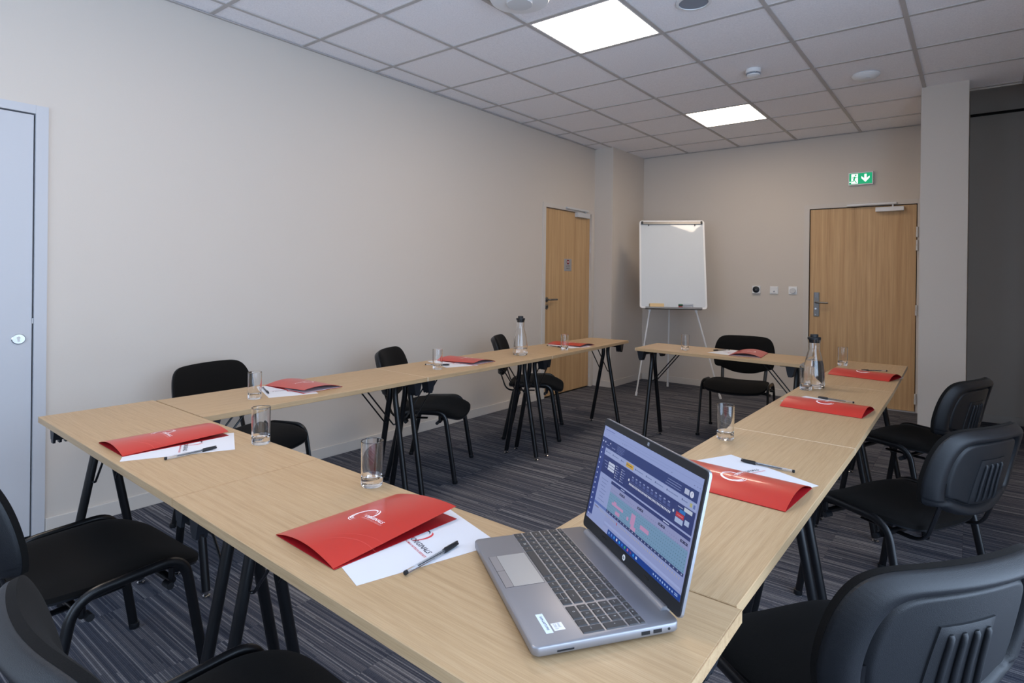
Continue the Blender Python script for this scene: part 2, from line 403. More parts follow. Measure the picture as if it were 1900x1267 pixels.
def ceiling():
    gx = [.213+.6*i for i in range(7)]; gy = [1.6215+.6*j for j in range(-5, 9)]
    bm = B()
    box2(bm, (0, Y0, 3.06), (RX, Y1, 3.16)); ce = structure(obj('ceiling', bm, M_TILE))
    xs = [0]+gx+[RX]; ys = [Y0]+gy+[Y1]
    lights = {(2, 2), (2, 6), (2, -2)}
    shared = {}
    for a in range(len(xs)-1):
        for b in range(len(ys)-1):
            i, j = a-1, b-1-5
            x0, x1, y0, y1 = xs[a], xs[a+1], ys[b], ys[b+1]
            if x0 >= 3.2 and y1 > REC_Y:
                if y0 < REC_Y-.03: y1 = REC_Y-.012
                else: continue
            if (i, j) in lights: continue
            key = (round(x1-x0, 3), round(y1-y0, 3))
            if key not in shared:
                bm = B(); box2(bm, (-key[0]/2+.003, -key[1]/2+.003, .005), (key[0]/2-.003, key[1]/2-.003, .02)); o = obj('ceiling_tile', bm, M_TILE, ce); shared[key] = o.data
            else:
                o = bpy.data.objects.new('ceiling_tile', shared[key]); COL.objects.link(o); o.parent = ce
            o.location = ((x0+x1)/2, (y0+y1)/2, H+rng.uniform(0, .0015))
    for x in gx:
        bm = B(); y1 = REC_Y if x > 3.25 else Y1
        box2(bm, (x-.012, Y0, H), (x+.012, y1, H+.03)); obj('grid_bar', bm, M_GRID, ce)
    for y in gy:
        if y > REC_Y: x1 = 3.195
        else: x1 = RX
        bm = B(); box2(bm, (0, y-.012, H+.0006), (x1, y+.012, H+.028)); obj('grid_bar', bm, M_GRID, ce)
    # wall angle trim and the edge of the recess
    bm = B(); box2(bm, (0, Y0, H-.002), (.02, 6.085, H+.002)); box2(bm, (.238, Y1-.02, H-.002), (3.195, Y1, H+.002)); obj('wall_angle', bm, M_GRID, ce)
    bm = B(); box2(bm, (PX1, REC_Y-.012, H-.001), (3.95, REC_Y, H+.287)); obj('recess_edge', bm, M_WALL, ce)
    # LED panels, closed tops added so the diffusers cannot light the plenum
    for (i, j) in sorted(lights):
        x0, y0 = gx[i], gy[j+5]
        lab = {(2, 2): 'square white LED ceiling panel above the open middle of the tables', (2, 6): 'smaller looking LED ceiling panel near the flip chart easel and far wall',
               (2, -2): 'LED ceiling panel above the front table with two red folders'}[(i, j)]
        t = thing('ceiling_light', lab, 'ceiling light', (x0+.3, y0+.3, H), 0, 'square LED ceiling panels')
        bm = B()
        for a, b in (((-.288, -.288), (.288, -.278)), ((-.288, .278), (.288, .288)), ((-.288, -.278), (-.278, .278)), ((.278, -.278), (.288, .278))):
            box2(bm, (a[0], a[1], .0005), (b[0], b[1], .02))
        box2(bm, (-.288, -.288, .0205), (.288, .288, .045)); obj('light_frame', bm, M_WHITE, t)
        bm = B(); box2(bm, (-.278, -.278, .003), (.278, .278, .012)); obj('diffuser', bm, M_DIFF, t)
ceiling()

# ------------------------------------------------------------------ doors
def hinge(parent, x, y, z, top=M_STEEL):
    bm = B(); lathe(bm, [(0, .002), (.009, .002), (.009, .05), (0, .05)], 12); lathe(bm, [(0, -.05), (.011, -.05), (.011, .0), (0, .0)], 12)
    o = obj('hinge', bm, M_LGREY, parent, True, (x, y, z)); return o
def doors():
    # oak door in the long wall (faces +x)
    w_, h_ = LD1-LD0, LDZ
    d = structure(obj('door_1', prism_box((0, .004, .008), (.04, w_-.004, h_-.004)), M_DOOR, None, False, (-.055, LD0, 0)), 'oak veneer door with a small no entry plate, beside the flip chart corner')
    fr = B()
    for a, b in (((-.05, 0), (0, h_+.045)), ((w_, 0), (w_+.04, h_+.045)), ((.0005, h_), (w_-.0005, h_+.045))):
        box2(fr, (-.06, a[0], a[1]), (.067, b[0], b[1]))
    obj('door_frame', fr, M_TRIM, d)
    bm = B(); box2(bm, (-.06, -.06, 0), (-.005, w_+.06, h_+.06)); obj('gap_backing', bm, M_GAP, d)  # dark sheet added behind the leaf, blocks light leaking round it
    lev = B(); X = .04
    lathe_x(lev, X, .06, 1.031, .026, .008); sweep(lev, fillet([(X, .06, 1.031), (X+.05, .06, 1.031), (X+.05, .19, 1.031)], [.02]), .009, n=10, ref=(0, 0, 1))
    obj('door_handle', lev, M_STEEL, d, True)
    es = B(); lathe_x(es, X, .06, .955, .026, .008); obj('lock_rose', es, M_STEEL, d, True)
    k = B(); lathe_x(k, X+.008, .06, .955, .008, .004); obj('keyhole', k, M_GAP, d)
    pl = B(); box2(pl, (X, .393, 1.338), (X+.003, .54, 1.472), .001); pp = obj('sign_plate', pl, M_ALU, d)
    bm = B(); tf = lambda a, b: Vector((X+.0034, .4665+a, 1.405+b)); disc(bm, 0, .033, .026, tf, 24); obj('no_entry_disc', bm, M_REDC, pp)
    bm = B(); tf2 = lambda a, b: Vector((X+.0038, .4665+a, 1.405+b)); quad(bm, -.017, .027, .017, .039, tf2); obj('no_entry_bar', bm, M_WPRINT, pp)
    bm = B(); put_text(bm, 'ACCÈS', 0, -.02, .016, tf, .075, center=True); put_text(bm, 'PRIVÉ', 0, -.047, .016, tf, .068, center=True); obj('lettering', bm, M_INK, pp)
    for z in (1.70, 1.565, .9, .115): hinge(d, .05, w_+.008, z+.04)
    bm = B(); box2(bm, (X, .6, h_-.055), (X+.042, w_-.06, h_-.002), .004); obj('door_closer', bm, M_LGREY, d)
    bm = B(); box2(bm, (.068, .37, h_+.014), (.092, w_-.11, h_+.034), .004); sweep(bm, [(.07, .78, h_-.01), (.08, .78, h_+.02)], .008); obj('closer_rail', bm, M_LGREY, d)
    # oak door in the far wall (faces -y)
    w_, h_ = BD1-BD0, BDZ
    d = structure(obj('door_2', prism_box((.004, -.002, .010), (w_-.004, .04, h_-.003)), M_DOOR, None, False, (BD0, Y1+.012, 0)), 'oak veneer door under the green exit sign')
    fr = B()
    fr2 = B()
    for a, b in (((-.055, 0), (-.002, h_+.05)), ((w_+.004, 0), (w_+.055, h_+.05)), ((-.0015, h_+.004), (w_+.0035, h_+.05))):
        box2(fr2, (a[0], -.020, a[1]), (b[0], -.0125, b[1]))
    fr.free(); obj('door_frame', fr2, M_TRIM, d)
    bm = B(); box2(bm, (-.06, .042, 0), (w_+.06, .1, h_+.06)); obj('gap_backing', bm, M_GAP, d)  # added backing, keeps outside light out of the door gap
    bm = B(); box2(bm, (.045, -.012, .888), (.098, -.002, 1.142), .002); hp = obj('lock_plate', bm, M_STEEL, d)
    bm = B(); sweep(bm, fillet([(.07, -.01, 1.037), (.07, -.055, 1.037), (.19, -.055, 1.033)], [.015]), .009, n=10, ref=(0, 0, 1)); obj('door_handle', bm, M_STEEL, hp, True)
    bm = B(); lathe_y(bm, .066, -.012, .968, .011, -.006); lathe_y(bm, .066, -.012, .905, .006, -.003); obj('lock_cylinder', bm, M_CHROME, hp, True)
    bm = B(); box2(bm, (.055, -.0128, 1.085), (.088, -.0118, 1.135)); obj('card_reader', bm, M_SPEAK, hp)
    for z in (1.745, 1.617, .99, .135): hinge(d, w_+.004, -.026, z)
    bm = B(); box2(bm, (.6, -.062, 1.956), (.838, -.003, 1.999), .004); obj('door_closer', bm, M_WHITE, d)
    bm = B(); box2(bm, (.345, -.055, 2.024), (.78, -.028, 2.044), .006); sweep(bm, [(.745, -.03, 1.99), (.745, -.04, 2.03)], .008); obj('closer_rail', bm, M_WHITE, d)
    bm = B(); box2(bm, (-.004, -.028, 0), (w_+.004, .04, .009)); obj('threshold', bm, M_ALU, d)
    # closet door (faces +x)
    w_, h_ = CD1-CD0, CDZ
    d = structure(obj('door_3', prism_box((0, .004, .008), (.035, w_-.006, h_-.006)), M_CLOSET, None, False, (-.037, CD0, 0)), 'plain grey white painted closet door with an oval lock')
    fr = B()
    for a, b in (((-.05, 0), (0, h_+.04)), ((w_, 0), (w_+.049, h_+.04)), ((.0005, h_), (w_-.0005, h_+.04))): box2(fr, (-.05, a[0], a[1]), (.045, b[0], b[1]))
    obj('door_frame', fr, M_CLOSET, d)
    bm = B(); box2(bm, (-.06, -.06, 0), (-.003, w_+.06, h_+.06)); obj('gap_backing', bm, M_GAP, d)  # dark backing added here too, seals the closet gap against light
    bm = B(); lathe_x(bm, .035, .861, .95, .024, .007, sy=1.1); e = obj('lock_rose', bm, M_CHROME, d, True)
    bm = B(); lathe_x(bm, .042, .861, .955, .007, .0015); box2(bm, (.0421, .857, .938), (.0434, .865, .952)); obj('keyhole', bm, M_LGREY, e)
    bm = B(); box2(bm, (.036, w_-.0055, 1.02), (.0375, w_-.0015, 1.045)); obj('latch_plate', bm, M_LGREY, d)
def prism_box(a, b):
    bm = B(); box2(bm, a, b, .0015); return bm
def lathe_x(bm, x, y, z, r, h, n=24, sy=1):
    t = B(); lathe(t, [(0, 0), (r, 0), (r, h*.7), (r*.9, h), (0, h)], n)
    me = bpy.data.meshes.new('t'); t.to_mesh(me); t.free(); s = len(bm.verts); bm.from_mesh(me); bpy.data.meshes.remove(me); bm.verts.ensure_lookup_table()
    for v in bm.verts[s:]: a, b, c = v.co; v.co = (x+c, y+a*sy, z+b)
def lathe_y(bm, x, y, z, r, h, n=20):
    t = B(); lathe(t, [(0, 0), (r, 0), (r, h*.7), (r*.9, h), (0, h)], n)
    me = bpy.data.meshes.new('t'); t.to_mesh(me); t.free(); s = len(bm.verts); bm.from_mesh(me); bpy.data.meshes.remove(me); bm.verts.ensure_lookup_table()
    for v in bm.verts[s:]: a, b, c = v.co; v.co = (x+a, y+c, z+b)
doors()

# ------------------------------------------------------------------ tables
TZ, TT = .730, .022
def make_table(label, corners, bands=(1, 1)):
    """corners of the top in world xy: end0-side0, end1-side0, end1-side1, end0-side1 (long axis end0 -> end1)"""
    c = [Vector((p[0], p[1])) for p in corners]
    mid = sum(c, Vector((0, 0)))/4; ax = ((c[1]+c[2])-(c[0]+c[3])).normalized(); th = atan2(ax.y, ax.x)
    R = Matrix.Rotation(-th, 2); q = [R @ (p-mid) for p in c]
    t = thing('folding_table', label, 'table', (mid.x, mid.y, 0), th, 'narrow oak folding tables')
    bm = B(); g = .0015; qq = []
    for k, p in enumerate(q):
        qq.append(Vector((p.x-math.copysign(g, p.x), p.y)))
    prism(bm, qq, TZ-TT, TZ); bmesh.ops.bevel(bm, geom=[e for e in bm.edges], offset=.0012, segments=1, affect='EDGES')
    top = obj('tabletop', bm, M_OAK, t)
    for s in (0, 1):
        a, b = (q[0], q[3]) if s == 0 else (q[1], q[2])
        d = .0015 if s == 0 else -.0015
        bm = B(); prism(bm, [(a.x, a.y), (b.x, b.y), (b.x+d, b.y), (a.x+d, a.y)], TZ-TT+.0006, TZ-.0003)
        obj('edge_strip', bm, M_EDGEW if bands[s] else M_OAKEDGE, t)
    L = (q[1]-q[0]).length; Wd = min((q[3]-q[0]).length, (q[2]-q[1]).length); zt = TZ-TT
    for s in (-1, 1):
        X = s*(L/2-.058)
        for k in (-1, 1):
            ye = k*(Wd/2-.055)
            bm = B(); path = fillet([(X, ye, zt-.02), (X, k*.024, zt-.02), (X, k*.020, .615), (X, k*.132, .022)], [.075, .25], 8)
            sweep(bm, path, .0155, ref=(1, 0, 0), n=12); lg = obj('leg', bm, M_BLACK, t, True)
            bm = B(); lathe(bm, [(0, .0), (.014, .0), (.015, .008), (.009, .012), (.009, .03), (0, .03)], 12, (X, k*.134, 0)); obj('foot_glide', bm, M_CHROME, lg, True)
            # plastic stacking bracket with teeth
            bm = B(); xc = s*(L/2-.05); tf = lambda v, xc=xc, ye=ye: Vector((xc+v.x, ye+v.z, zt+v.y))
            prism(bm, [(-.031, 0), (.031, 0), (.029, -.012), (.016, -.062), (-.016, -.062), (-.026, -.012)], -.024, .024, tf)
            for y_ in (-.019, 0, .019): prism(bm, [(-.014, -.062), (.014, -.062), (.011, -.074), (-.011, -.074)], y_-.004, y_+.004, tf)
            obj('bracket', bm, M_TPLAST, t)
            bm = B(); sweep(bm, fillet([(X-s*.004, k*.05, .47), (X-s*.02, k*.034, .46), (X-s*.235, k*.034, zt)], [.01], 4), .0042, ref=(0, 1, 0), n=8); obj('brace', bm, M_BLACK, t, True)
            bm = B(); box(bm, (X-s*.02, ye-k*.03, zt-.006), (.09, .05, .012)); obj('mounting_plate', bm, M_BLACK, t)
    return t
make_table('oak folding table with the red folder nearest the closet door and a tumbler', [(.802, .648), (2.021, .617), (2.022, 1.019), (.80, 1.038)], (0, 0))
make_table('front oak folding table carrying the open laptop', [(2.022, .617), (3.238, .576), (3.236, .996), (2.023, 1.019)], (0, 0))
make_table('oak folding table along the long wall, next to the closet end', [(.815, 1.043), (.805, 2.213), (1.254, 2.199), (1.257, 1.034)], (0, 1))
make_table('middle oak folding table along the long wall, under the half empty carafe', [(.805, 2.213), (.793, 3.40), (1.259, 3.370), (1.254, 2.199)])
make_table('last oak folding table along the long wall, in front of the oak door', [(.793, 3.40), (.822, 4.628), (1.190, 4.64), (1.259, 3.370)])
make_table('oak folding table set across the room before the flip chart easel', [(1.468, 4.195), (2.660, 4.112), (2.655, 4.56), (1.455, 4.640)])
make_table('oak folding table of the side row that begins behind the laptop screen', [(2.826, 1.004), (2.830, 2.195), (3.234, 2.181), (3.226, .999)], (0, 1))
make_table('middle oak folding table of the side row, with a carafe and tumbler', [(2.830, 2.195), (2.838, 3.425), (3.226, 3.409), (3.234, 2.181)])
make_table('oak folding table of the side row closest to the exit door', [(2.838, 3.425), (2.866, 4.53), (3.204, 4.516), (3.226, 3.409)])

# ------------------------------------------------------------------ chairs
def outline_back(n=72):
    # half width .235; z from -.165 (bottom centre) to .155
    pts = [(.205, -.125), (.222, -.11), (.232, -.05), (.228, .03), (.214, .09), (.19, .128), (.15, .147), (.08, .154), (0, .156)]
    r = [Vector(p) for p in pts]; low = [Vector(p) for p in ((0, -.168), (.07, -.163), (.13, -.146), (.18, -.127))]
    half = low+r
    # catmull-rom through the half outline
    P = [Vector((-half[1].x, half[1].y))]+half+[Vector((-half[-2].x, half[-2].y))]
    out = []
    for k in range(1, len(P)-2):
        for i in range(4):
            t = i/4; a, b, c, d = P[k-1:k+3]
            out.append(.5*((2*b)+(c-a)*t+(2*a-5*b+4*c-d)*t*t+(3*b-a-3*c+d)*t**3))
    out.append(half[-1])
    return out+[Vector((-p.x, p.y)) for p in out[-2:0:-1]]
def outline_seat():
    half = [Vector(p) for p in ((-.195, 0), (-.195, .08), (-.188, .15), (-.165, .197), (-.11, .222), (0, .236), (.11, .24), (.185, .228), (.222, .19), (.236, .13), (.24, .06), (.241, 0))]
    P = [Vector((half[1].x, -half[1].y))]+half+[Vector((half[-2].x, -half[-2].y))]; out = []
    for k in range(1, len(P)-2):
        for i in range(4):
            t = i/4; a, b, c, d = P[k-1:k+3]
            out.append(.5*((2*b)+(c-a)*t+(2*a-5*b+4*c-d)*t*t+(3*b-a-3*c+d)*t**3))
    out.append(half[-1])
    return out+[Vector((p.x, -p.y)) for p in out[-2:0:-1]]
def pillow(bm, out, f_top, f_bot, rings=14, scale=1.0):
    """closed lens: rings of the outline from rim to centre on both sides. f(px,py,r)->Vector"""
    n = len(out); c = sum(out, Vector((0, 0)))/n
    def side(f):
        rs = []
        for k in range(rings):
            r = 1-(k/rings)**1.35
            rs.append([bm.verts.new(f(*(c+(p-c)*r*scale), r)) for p in out])
        ctr = bm.verts.new(f(c.x, c.y, 0))
        for a, b in zip(rs, rs[1:]):
            for i in range(n): bm.faces.new((a[i], a[(i+1) % n], b[(i+1) % n], b[i]))
        for i in range(n): bm.faces.new((rs[-1][i], rs[-1][(i+1) % n], ctr))
        return rs[0]
    a = side(f_top); b = side(f_bot)
    for i in range(n): bm.faces.new((a[i], a[(i+1) % n], b[(i+1) % n], b[i]))
BK_TILT = radians(13)
def back_tf(y, z, d):
    """backrest sheet coordinates -> chair coordinates; d = distance to the front of the mid surface"""
    d2 = d + .85*y*y - .25*(z-.0)**2
    zz = z*cos(BK_TILT)+d2*sin(BK_TILT); xx = -z*sin(BK_TILT)+d2*cos(BK_TILT)
    return Vector((-.292+xx, y*1.06, .628+zz))
def sstep(a, b, x):
    t = max(0, min(1, (x-a)/(b-a))); return t*t*(3-2*t)
def make_chair(label, loc, rz):
    t = thing('meeting_chair', label, 'chair', loc, rz, 'black stacking chairs around the tables')
    # side frames: oval tube, one bent piece per side; split into front leg, rear leg and rail
    for k in (-1, 1):
        y0, yr = k*.264, k*.252
        path = fillet([(.222, y0, 0), (.150, yr, .432), (-.125, yr, .420), (-.212, y0, 0)], [.075, .085], 10)
        n = len(path); i0 = next(i for i, p in enumerate(path) if p.x < .10); i1 = next(i for i, p in enumerate(path) if p.x < -.06)
        p0 = V3(path[i0-1]).lerp(V3(path[i0]), .8); p1 = V3(path[i1-1]).lerp(V3(path[i1]), .5)
        for nm, seg in (('leg', path[:i0]+[p0]), ('side_rail', [p0]+path[i0:i1]+[p1]), ('leg', [p1]+path[i1:])):
            bm = B(); sweep(bm, seg, .0150, .0095, ref=(0, 1, 0), n=12); lg = obj(nm, bm, M_BLACK, t, True)
            if nm == 'leg':
                f = seg[0] if seg[0].z < .01 else seg[-1]
                bm = B(); lathe(bm, [(0, 0), (.0135, 0), (.0165, .004), (.0165, .02), (0, .02)], 12, (f.x, f.y, 0)); obj('foot_cap', bm, M_BPLAST, lg, True)
    for x in (.118, -.105):
        bm = B(); sweep(bm, [(x, -.25, .372), (x, .25, .372)], .011, .011, ref=(0, 0, 1), n=10); cb = obj('cross_bar', bm, M_BLACK, t, True)
        for k in (-1, 1):
            bm = B(); sweep(bm, [(x-.012*(1 if x > 0 else -1), k*.232, .364), (x-.012*(1 if x > 0 else -1), k*.266, .364)], .010, n=12, ref=(0, 0, 1)); obj('bumper', bm, M_BPLAST, cb, True)
            bm = B(); sweep(bm, [(x, k*.243, .372), (x, k*.246, .41)], .009, n=8); obj('bar_tab', bm, M_BLACK, cb, True)
    # seat
    so = outline_seat()
    def zs(x, y): return .432 + .016*min(1, abs(y)/.22)**2 - .034*sstep(.06, .25, x)**1.3 - .004*sstep(-.1, -.2, x)
    bm = B(); pillow(bm, so, lambda x, y, r: Vector((x, y, zs(x, y) - .020*(r**7))), lambda x, y, r: Vector((x, y, zs(x, y)-.034)), 12)
    obj('seat', bm, M_FABRIC, t, True)
    bm = B(); pillow(bm, so, lambda x, y, r: Vector((x*.992, y*.992, zs(x, y)-.0335)), lambda x, y, r: Vector((x*.985, y*.985, zs(x, y)-.042-.012*(1-r**3))), 8)
    obj('seat_shell', bm, M_BPLAST, t, True)
    # back supports
    for k in (-1, 1):
        e0 = back_tf(k*.166, -.125, -.010); e1 = back_tf(k*.166, -.035, -.010)
        p = fillet([(.02, k*.168, .372), (-.205, k*.168, .366), e0, e1], [.07, .06], 8)
        bm = B(); sweep(bm, p, .0055, .014, ref=(0, 1, 0), n=10); obj('back_support', bm, M_BLACK, t, True)
    # backrest cushion and shell
    bo = outline_back()
    bm = B(); pillow(bm, bo, lambda y, z, r: back_tf(y, z, .015+.020*(1-r**6)), lambda y, z, r: back_tf(y, z, .002), 12)
    obj('backrest', bm, M_FABRIC, t, True)
    def shell_d(y, z, r):
        rim = 1-sstep(.90, 1.0, r)                                  # outer border rolls over to the cushion
        body = -.004-.020*(1-(1-min(1, (1-r)/.13))**2.2 if r > .87 else 1)*1
        inner = sstep(.735, .765, r)                                # step down from border to centre panel
        if z < -.09: inner = max(inner*0, inner*(1-sstep(-.09, -.10, z)))
        u = (r-.76)/.24; bulge = .006*sin(pi*u) if 0 < u < 1 else 0
        valley = .012*math.exp(-((r-.745)/.028)**2)*(1-sstep(-.10, -.12, z)*0)
        return body - bulge + valley + .003*(1-inner)
    bm = B(); n = 96; rr = 30
    # fine sheet for the rear: grid in outline space so ribs resolve
    shell_sheet(bm, bo, shell_d)
    sh = obj('back_shell', bm, M_BPLAST, t, True)
    bm = B(); nu, nv = 10, 12; lo = {}; hi = {}
    for i in range(nu+1):
        for j in range(nv+1):
            v = j/nv; z = -.108+.158*v; hw = .074-.012*v; y = hw*(2*i/nu-1); e = 1 if 0 < i < nu and 0 < j < nv else .45
            hi[i, j] = bm.verts.new(back_tf(y, z, -.0215-.0065*e)); lo[i, j] = bm.verts.new(back_tf(y*1.02, z, -.018))
    for i in range(nu):
        for j in range(nv): bm.faces.new((hi[i, j], hi[i+1, j], hi[i+1, j+1], hi[i, j+1]))
    for i in range(nu):
        for j in (0, nv): bm.faces.new((hi[i, j], hi[i+1, j], lo[i+1, j], lo[i, j]))
    for j in range(nv):
        for i in (0, nu): bm.faces.new((hi[i, j], hi[i, j+1], lo[i, j+1], lo[i, j]))
    obj('rib_panel', bm, M_BPLAST, sh, True)
    for c in (-.042, -.014, .014, .042):
        bm = B(); sweep(bm, [back_tf(c*(1+.9*(.03-z)), z, dd) for z, dd in ((.034, -.0265), (.030, -.0295), (.02, -.030), (-.03, -.030), (-.085, -.030), (-.098, -.0275))], .0058, .0058, n=10, ref=(0, 1, 0)); obj('rib', bm, M_BPLAST, sh, True)
    return t
def shell_sheet(bm, bo, fd):
    N = len(bo); ang = sorted([(atan2(p.y, p.x), p) for p in bo], key=lambda a: a[0])
    def rad(y, z):
        a = atan2(z, y)
        lo, hi = 0, len(ang)
        while lo < hi:
            m = (lo+hi)//2
            if ang[m][0] < a: lo = m+1
            else: hi = m
        p, q = ang[lo-1][1], ang[lo % N][1]
        d = Vector((cos(a), sin(a))); e = q-p; den = d.x*e.y-d.y*e.x
        s = (p.x*e.y-p.y*e.x)/den if abs(den) > 1e-9 else p.length
        return sqrt(y*y+z*z)/max(s, 1e-6)
    # square grid mapped to the outline
    G = 84; vs_ = {}
    for i in range(-G, G+1):
        for j in range(-G//1, G+1):
            if (i % 2) and abs(i) != G: pass
            u, v = i/G, j/G
            if u == 0 and v == 0: y = z = 0; r = 0
            else:
                m = max(abs(u), abs(v)); a = atan2(v*.66, u); d = Vector((cos(a), sin(a)))
                s = 1/max(rad(d.x, d.y), 1e-6); y, z = d*(m*s); r = m
            vs_[i, j] = bm.verts.new(back_tf(y, z, fd(y, z, r)))
    for i in range(-G, G):
        for j in range(-G, G): bm.faces.new((vs_[i, j], vs_[i+1, j], vs_[i+1, j+1], vs_[i, j+1]))
    # rim wall to the cushion
    ring = [(i, -G) for i in range(-G, G)]+[(G, j) for j in range(-G, G)]+[(i, G) for i in range(G, -G, -1)]+[(-G, j) for j in range(G, -G, -1)]
    fr = []
    for k in ring:
        u, v = k[0]/G, k[1]/G; a = atan2(v*.66, u); d = Vector((cos(a), sin(a))); s = 1/max(rad(d.x, d.y), 1e-6)
        fr.append(bm.verts.new(back_tf(d.x*s*.995, d.y*s*.995, .0035)))
    for k in range(len(ring)): bm.faces.new((vs_[ring[k]], vs_[ring[(k+1) % len(ring)]], fr[(k+1) % len(ring)], fr[k]))
CH = make_chair('black fabric chair by the long wall, its backrest nearest the closet door', (.53, 1.60, 0), radians(15))
for lab, x, y, a in (
    ('black fabric chair angled at the middle table of the long wall row', .716, 2.752, 31),
    ('black fabric chair in front of the oak door in the long wall', .696, 3.937, 31),
    ('black fabric chair behind the cross table, facing the camera', 2.012, 4.97, -84),
    ('black chair closest to the pillar, shown from behind its plastic back', 3.247, 3.885, 160),
    ('black chair between two others along the side row, ribbed plastic back turned to us', 3.30, 2.735, 153),
    ('closest black chair with a big ribbed plastic back, past the laptop', 3.263, 1.505, 145),
    ('black fabric chair with visible seat and legs, beside the closet door', 1.448, .628, 92),
    ('black fabric chair at the front edge, backrest cut off by the picture corner', 2.498, .553, 88)):
    dup(CH, (x, y, 0), radians(a), lab)

# ------------------------------------------------------------------ folders, sheets, pens
FW, FL = .212, .308
def make_folder(label, o, deg, h, lift, inner):
    t = thing('folder', label, 'folder', (o[0], o[1], TZ+.0011), radians(deg), 'red presentation folders')
    def arch(x, y):
        u = max(0, min(1, x/FW)); v = y/FL
        return .0009 + h*(max(0, sin(pi*u))**.85) + lift*u*u*v
    bm = B(); nx, ny = 22, 12; top = {}; bot = {}
    for i in range(nx+1):
        for j in range(ny+1):
            x, y = FW*i/nx, FL*j/ny
            top[i, j] = bm.verts.new((x, y, arch(x, y)+.0006)); bot[i, j] = bm.verts.new((x, y, arch(x, y)))
    for i in range(nx):
        for j in range(ny):
            bm.faces.new((top[i, j], top[i+1, j], top[i+1, j+1], top[i, j+1])); f = bm.faces.new((bot[i, j], bot[i, j+1], bot[i+1, j+1], bot[i+1, j])); f.material_index = 1
    for j in range(ny):
        for i in (0, nx): bm.faces.new((top[i, j], top[i, j+1], bot[i, j+1], bot[i, j]))
    for i in range(nx):
        for j in (0, ny): bm.faces.new((top[i, j], top[i+1, j], bot[i+1, j], bot[i, j]))
    cov = obj('cover', bm, [M_RED, M_REDIN], t, True)
    bm = B(); box2(bm, (0, 0, 0), (FW+.003, FL, .0008)); obj('back_cover', bm, M_REDIN, t)
    if inner:
        bm = B(); box2(bm, (.006, FL-.16, .001), (FW-.006, FL-.002, .0018)); obj('inner_sheet', bm, M_PAPER, t)
    tf = lambda x, y: Vector((x, y, arch(x, y)+.0011))
    bm = B()
    arc_strip(bm, .084, .157, .021, .030, 35, 290, .0065, tf, radians(-12), peak=.5)
    arc_strip(bm, .088, .160, .023, .030, 95, -25, .0032, tf, radians(-14), peak=.4)
    arc_strip(bm, .087, .157, .0265, .0335, 80, -10, .0018, tf, radians(-14), peak=.4)
    arc_strip(bm, .084, .153, .016, .022, 190, 300, .0026, tf, radians(-12), peak=.5)
    arc_strip(bm, .086, .155, .0245, .034, 200, 300, .0022, tf, radians(-12), peak=.5)
    put_text(bm, 'ORIGINALS', .094, .149, .0092, tf, .062, shear=.25)
    obj('logo_print', bm, M_WPRINT, cov)
    bm = B(); put_text(bm, 'The', .083, .153, .009, tf, .012, shear=.3); put_text(bm, 'HUMAN HOTELS & RESORTS', .0925, .1415, .0042, tf, .068, shear=.2); obj('small_print', bm, M_PPRINT, cov)
    bm = B(); arc_strip(bm, .205, -.02, .095, .105, 150, 75, .0016, tf, 0, peak=.5); arc_strip(bm, .215, -.02, .115, .13, 145, 88, .0010, tf, 0, peak=.5); obj('wave_print', bm, M_REDWAVE, cov)
    return t
folders = [
    ('red folder beside a sheet at the closet end of the front table', (1.363, .668), -1.5, .017, .012, 0),
    ('big red folder in front of the laptop with its white logo upright', (2.400, .664), -3, .016, .026, 0),
    ('red folder on the table along the long wall, nearest the closet', (.838, 1.728), -88, .017, .014, 1),
    ('red folder on the middle table along the long wall, behind a tumbler', (.838, 2.878), -88, .018, .012, 1),
    ('red folder seen almost edge on before the oak door in the long wall', (.840, 4.13), -90, .015, .008, 1),
    ('dull red folder on the cross table, in front of the facing chair', (2.352, 4.560), 186, .022, 0, 1),
    ('red folder on the side row partly hidden behind the laptop screen', (3.190, 1.474), 86, .025, 0, 0),
    ('red folder next to the carafe on the side row', (3.190, 2.664), 85, .027, 0, 0),
    ('red folder on the side table closest to the exit door', (3.178, 3.733), 79, .027, 0, 0)]
for f in folders: make_folder(*f)
def make_sheet(label, br, deg):
    th = radians(deg); o = (br[0]-.21*cos(th), br[1]-.21*sin(th))
    t = thing('paper_sheet', label, 'paper', (o[0], o[1], TZ+.0002), th, 'white printed sheets')
    bm = B(); box2(bm, (0, 0, 0), (.21, .297, .0005)); obj('sheet', bm, M_PAPER, t)
    tf = lambda x, y: Vector((x, y, .0007))
    bm = B()
    arc_strip(bm, .078, .170, .022, .034, 60, 290, .007, tf, radians(-14)); arc_strip(bm, .080, .166, .0165, .026, 190, 300, .003, tf, radians(-12))
    put_text(bm, 'ORIGINALS', .092, .155, .0112, tf, .080, shear=.25); obj('logo_print', bm, M_INK, t)
    bm = B(); arc_strip(bm, .083, .174, .025, .034, 95, -25, .0062, tf, radians(-16), peak=.45)
    put_text(bm, 'The', .079, .160, .010, tf, .014, shear=.3); put_text(bm, 'HUMAN HOTELS & RESORTS', .094, .143, .0052, tf, .088, shear=.2); obj('small_print', bm, M_REDINK, t)
sheets = [
    ('white sheet under the red folder at the closet end of the front table', (1.619, .641), -26),
    ('white sheet with a large black and red logo beside the laptop', (2.690, .645), -17.5),
    ('white sheet under the red folder nearest the closet on the long wall row', (.84, 1.478), -110),
    ('white sheet under the folder on the middle table of the long wall row', (.818, 2.612), -112),
    ('white sheet under the folder before the oak door in the long wall', (.845, 3.90), -108),
    ('white sheet beside the dull red folder on the cross table', (2.085, 4.585), 162),
    ('white sheet sticking out beyond the folder behind the laptop screen', (3.214, 1.719), 64),
    ('white sheet peeping out behind the folder next to the carafe', (3.203, 2.919), 72),
    ('white sheet behind the folder closest to the exit door', (3.228, 3.945), 67)]
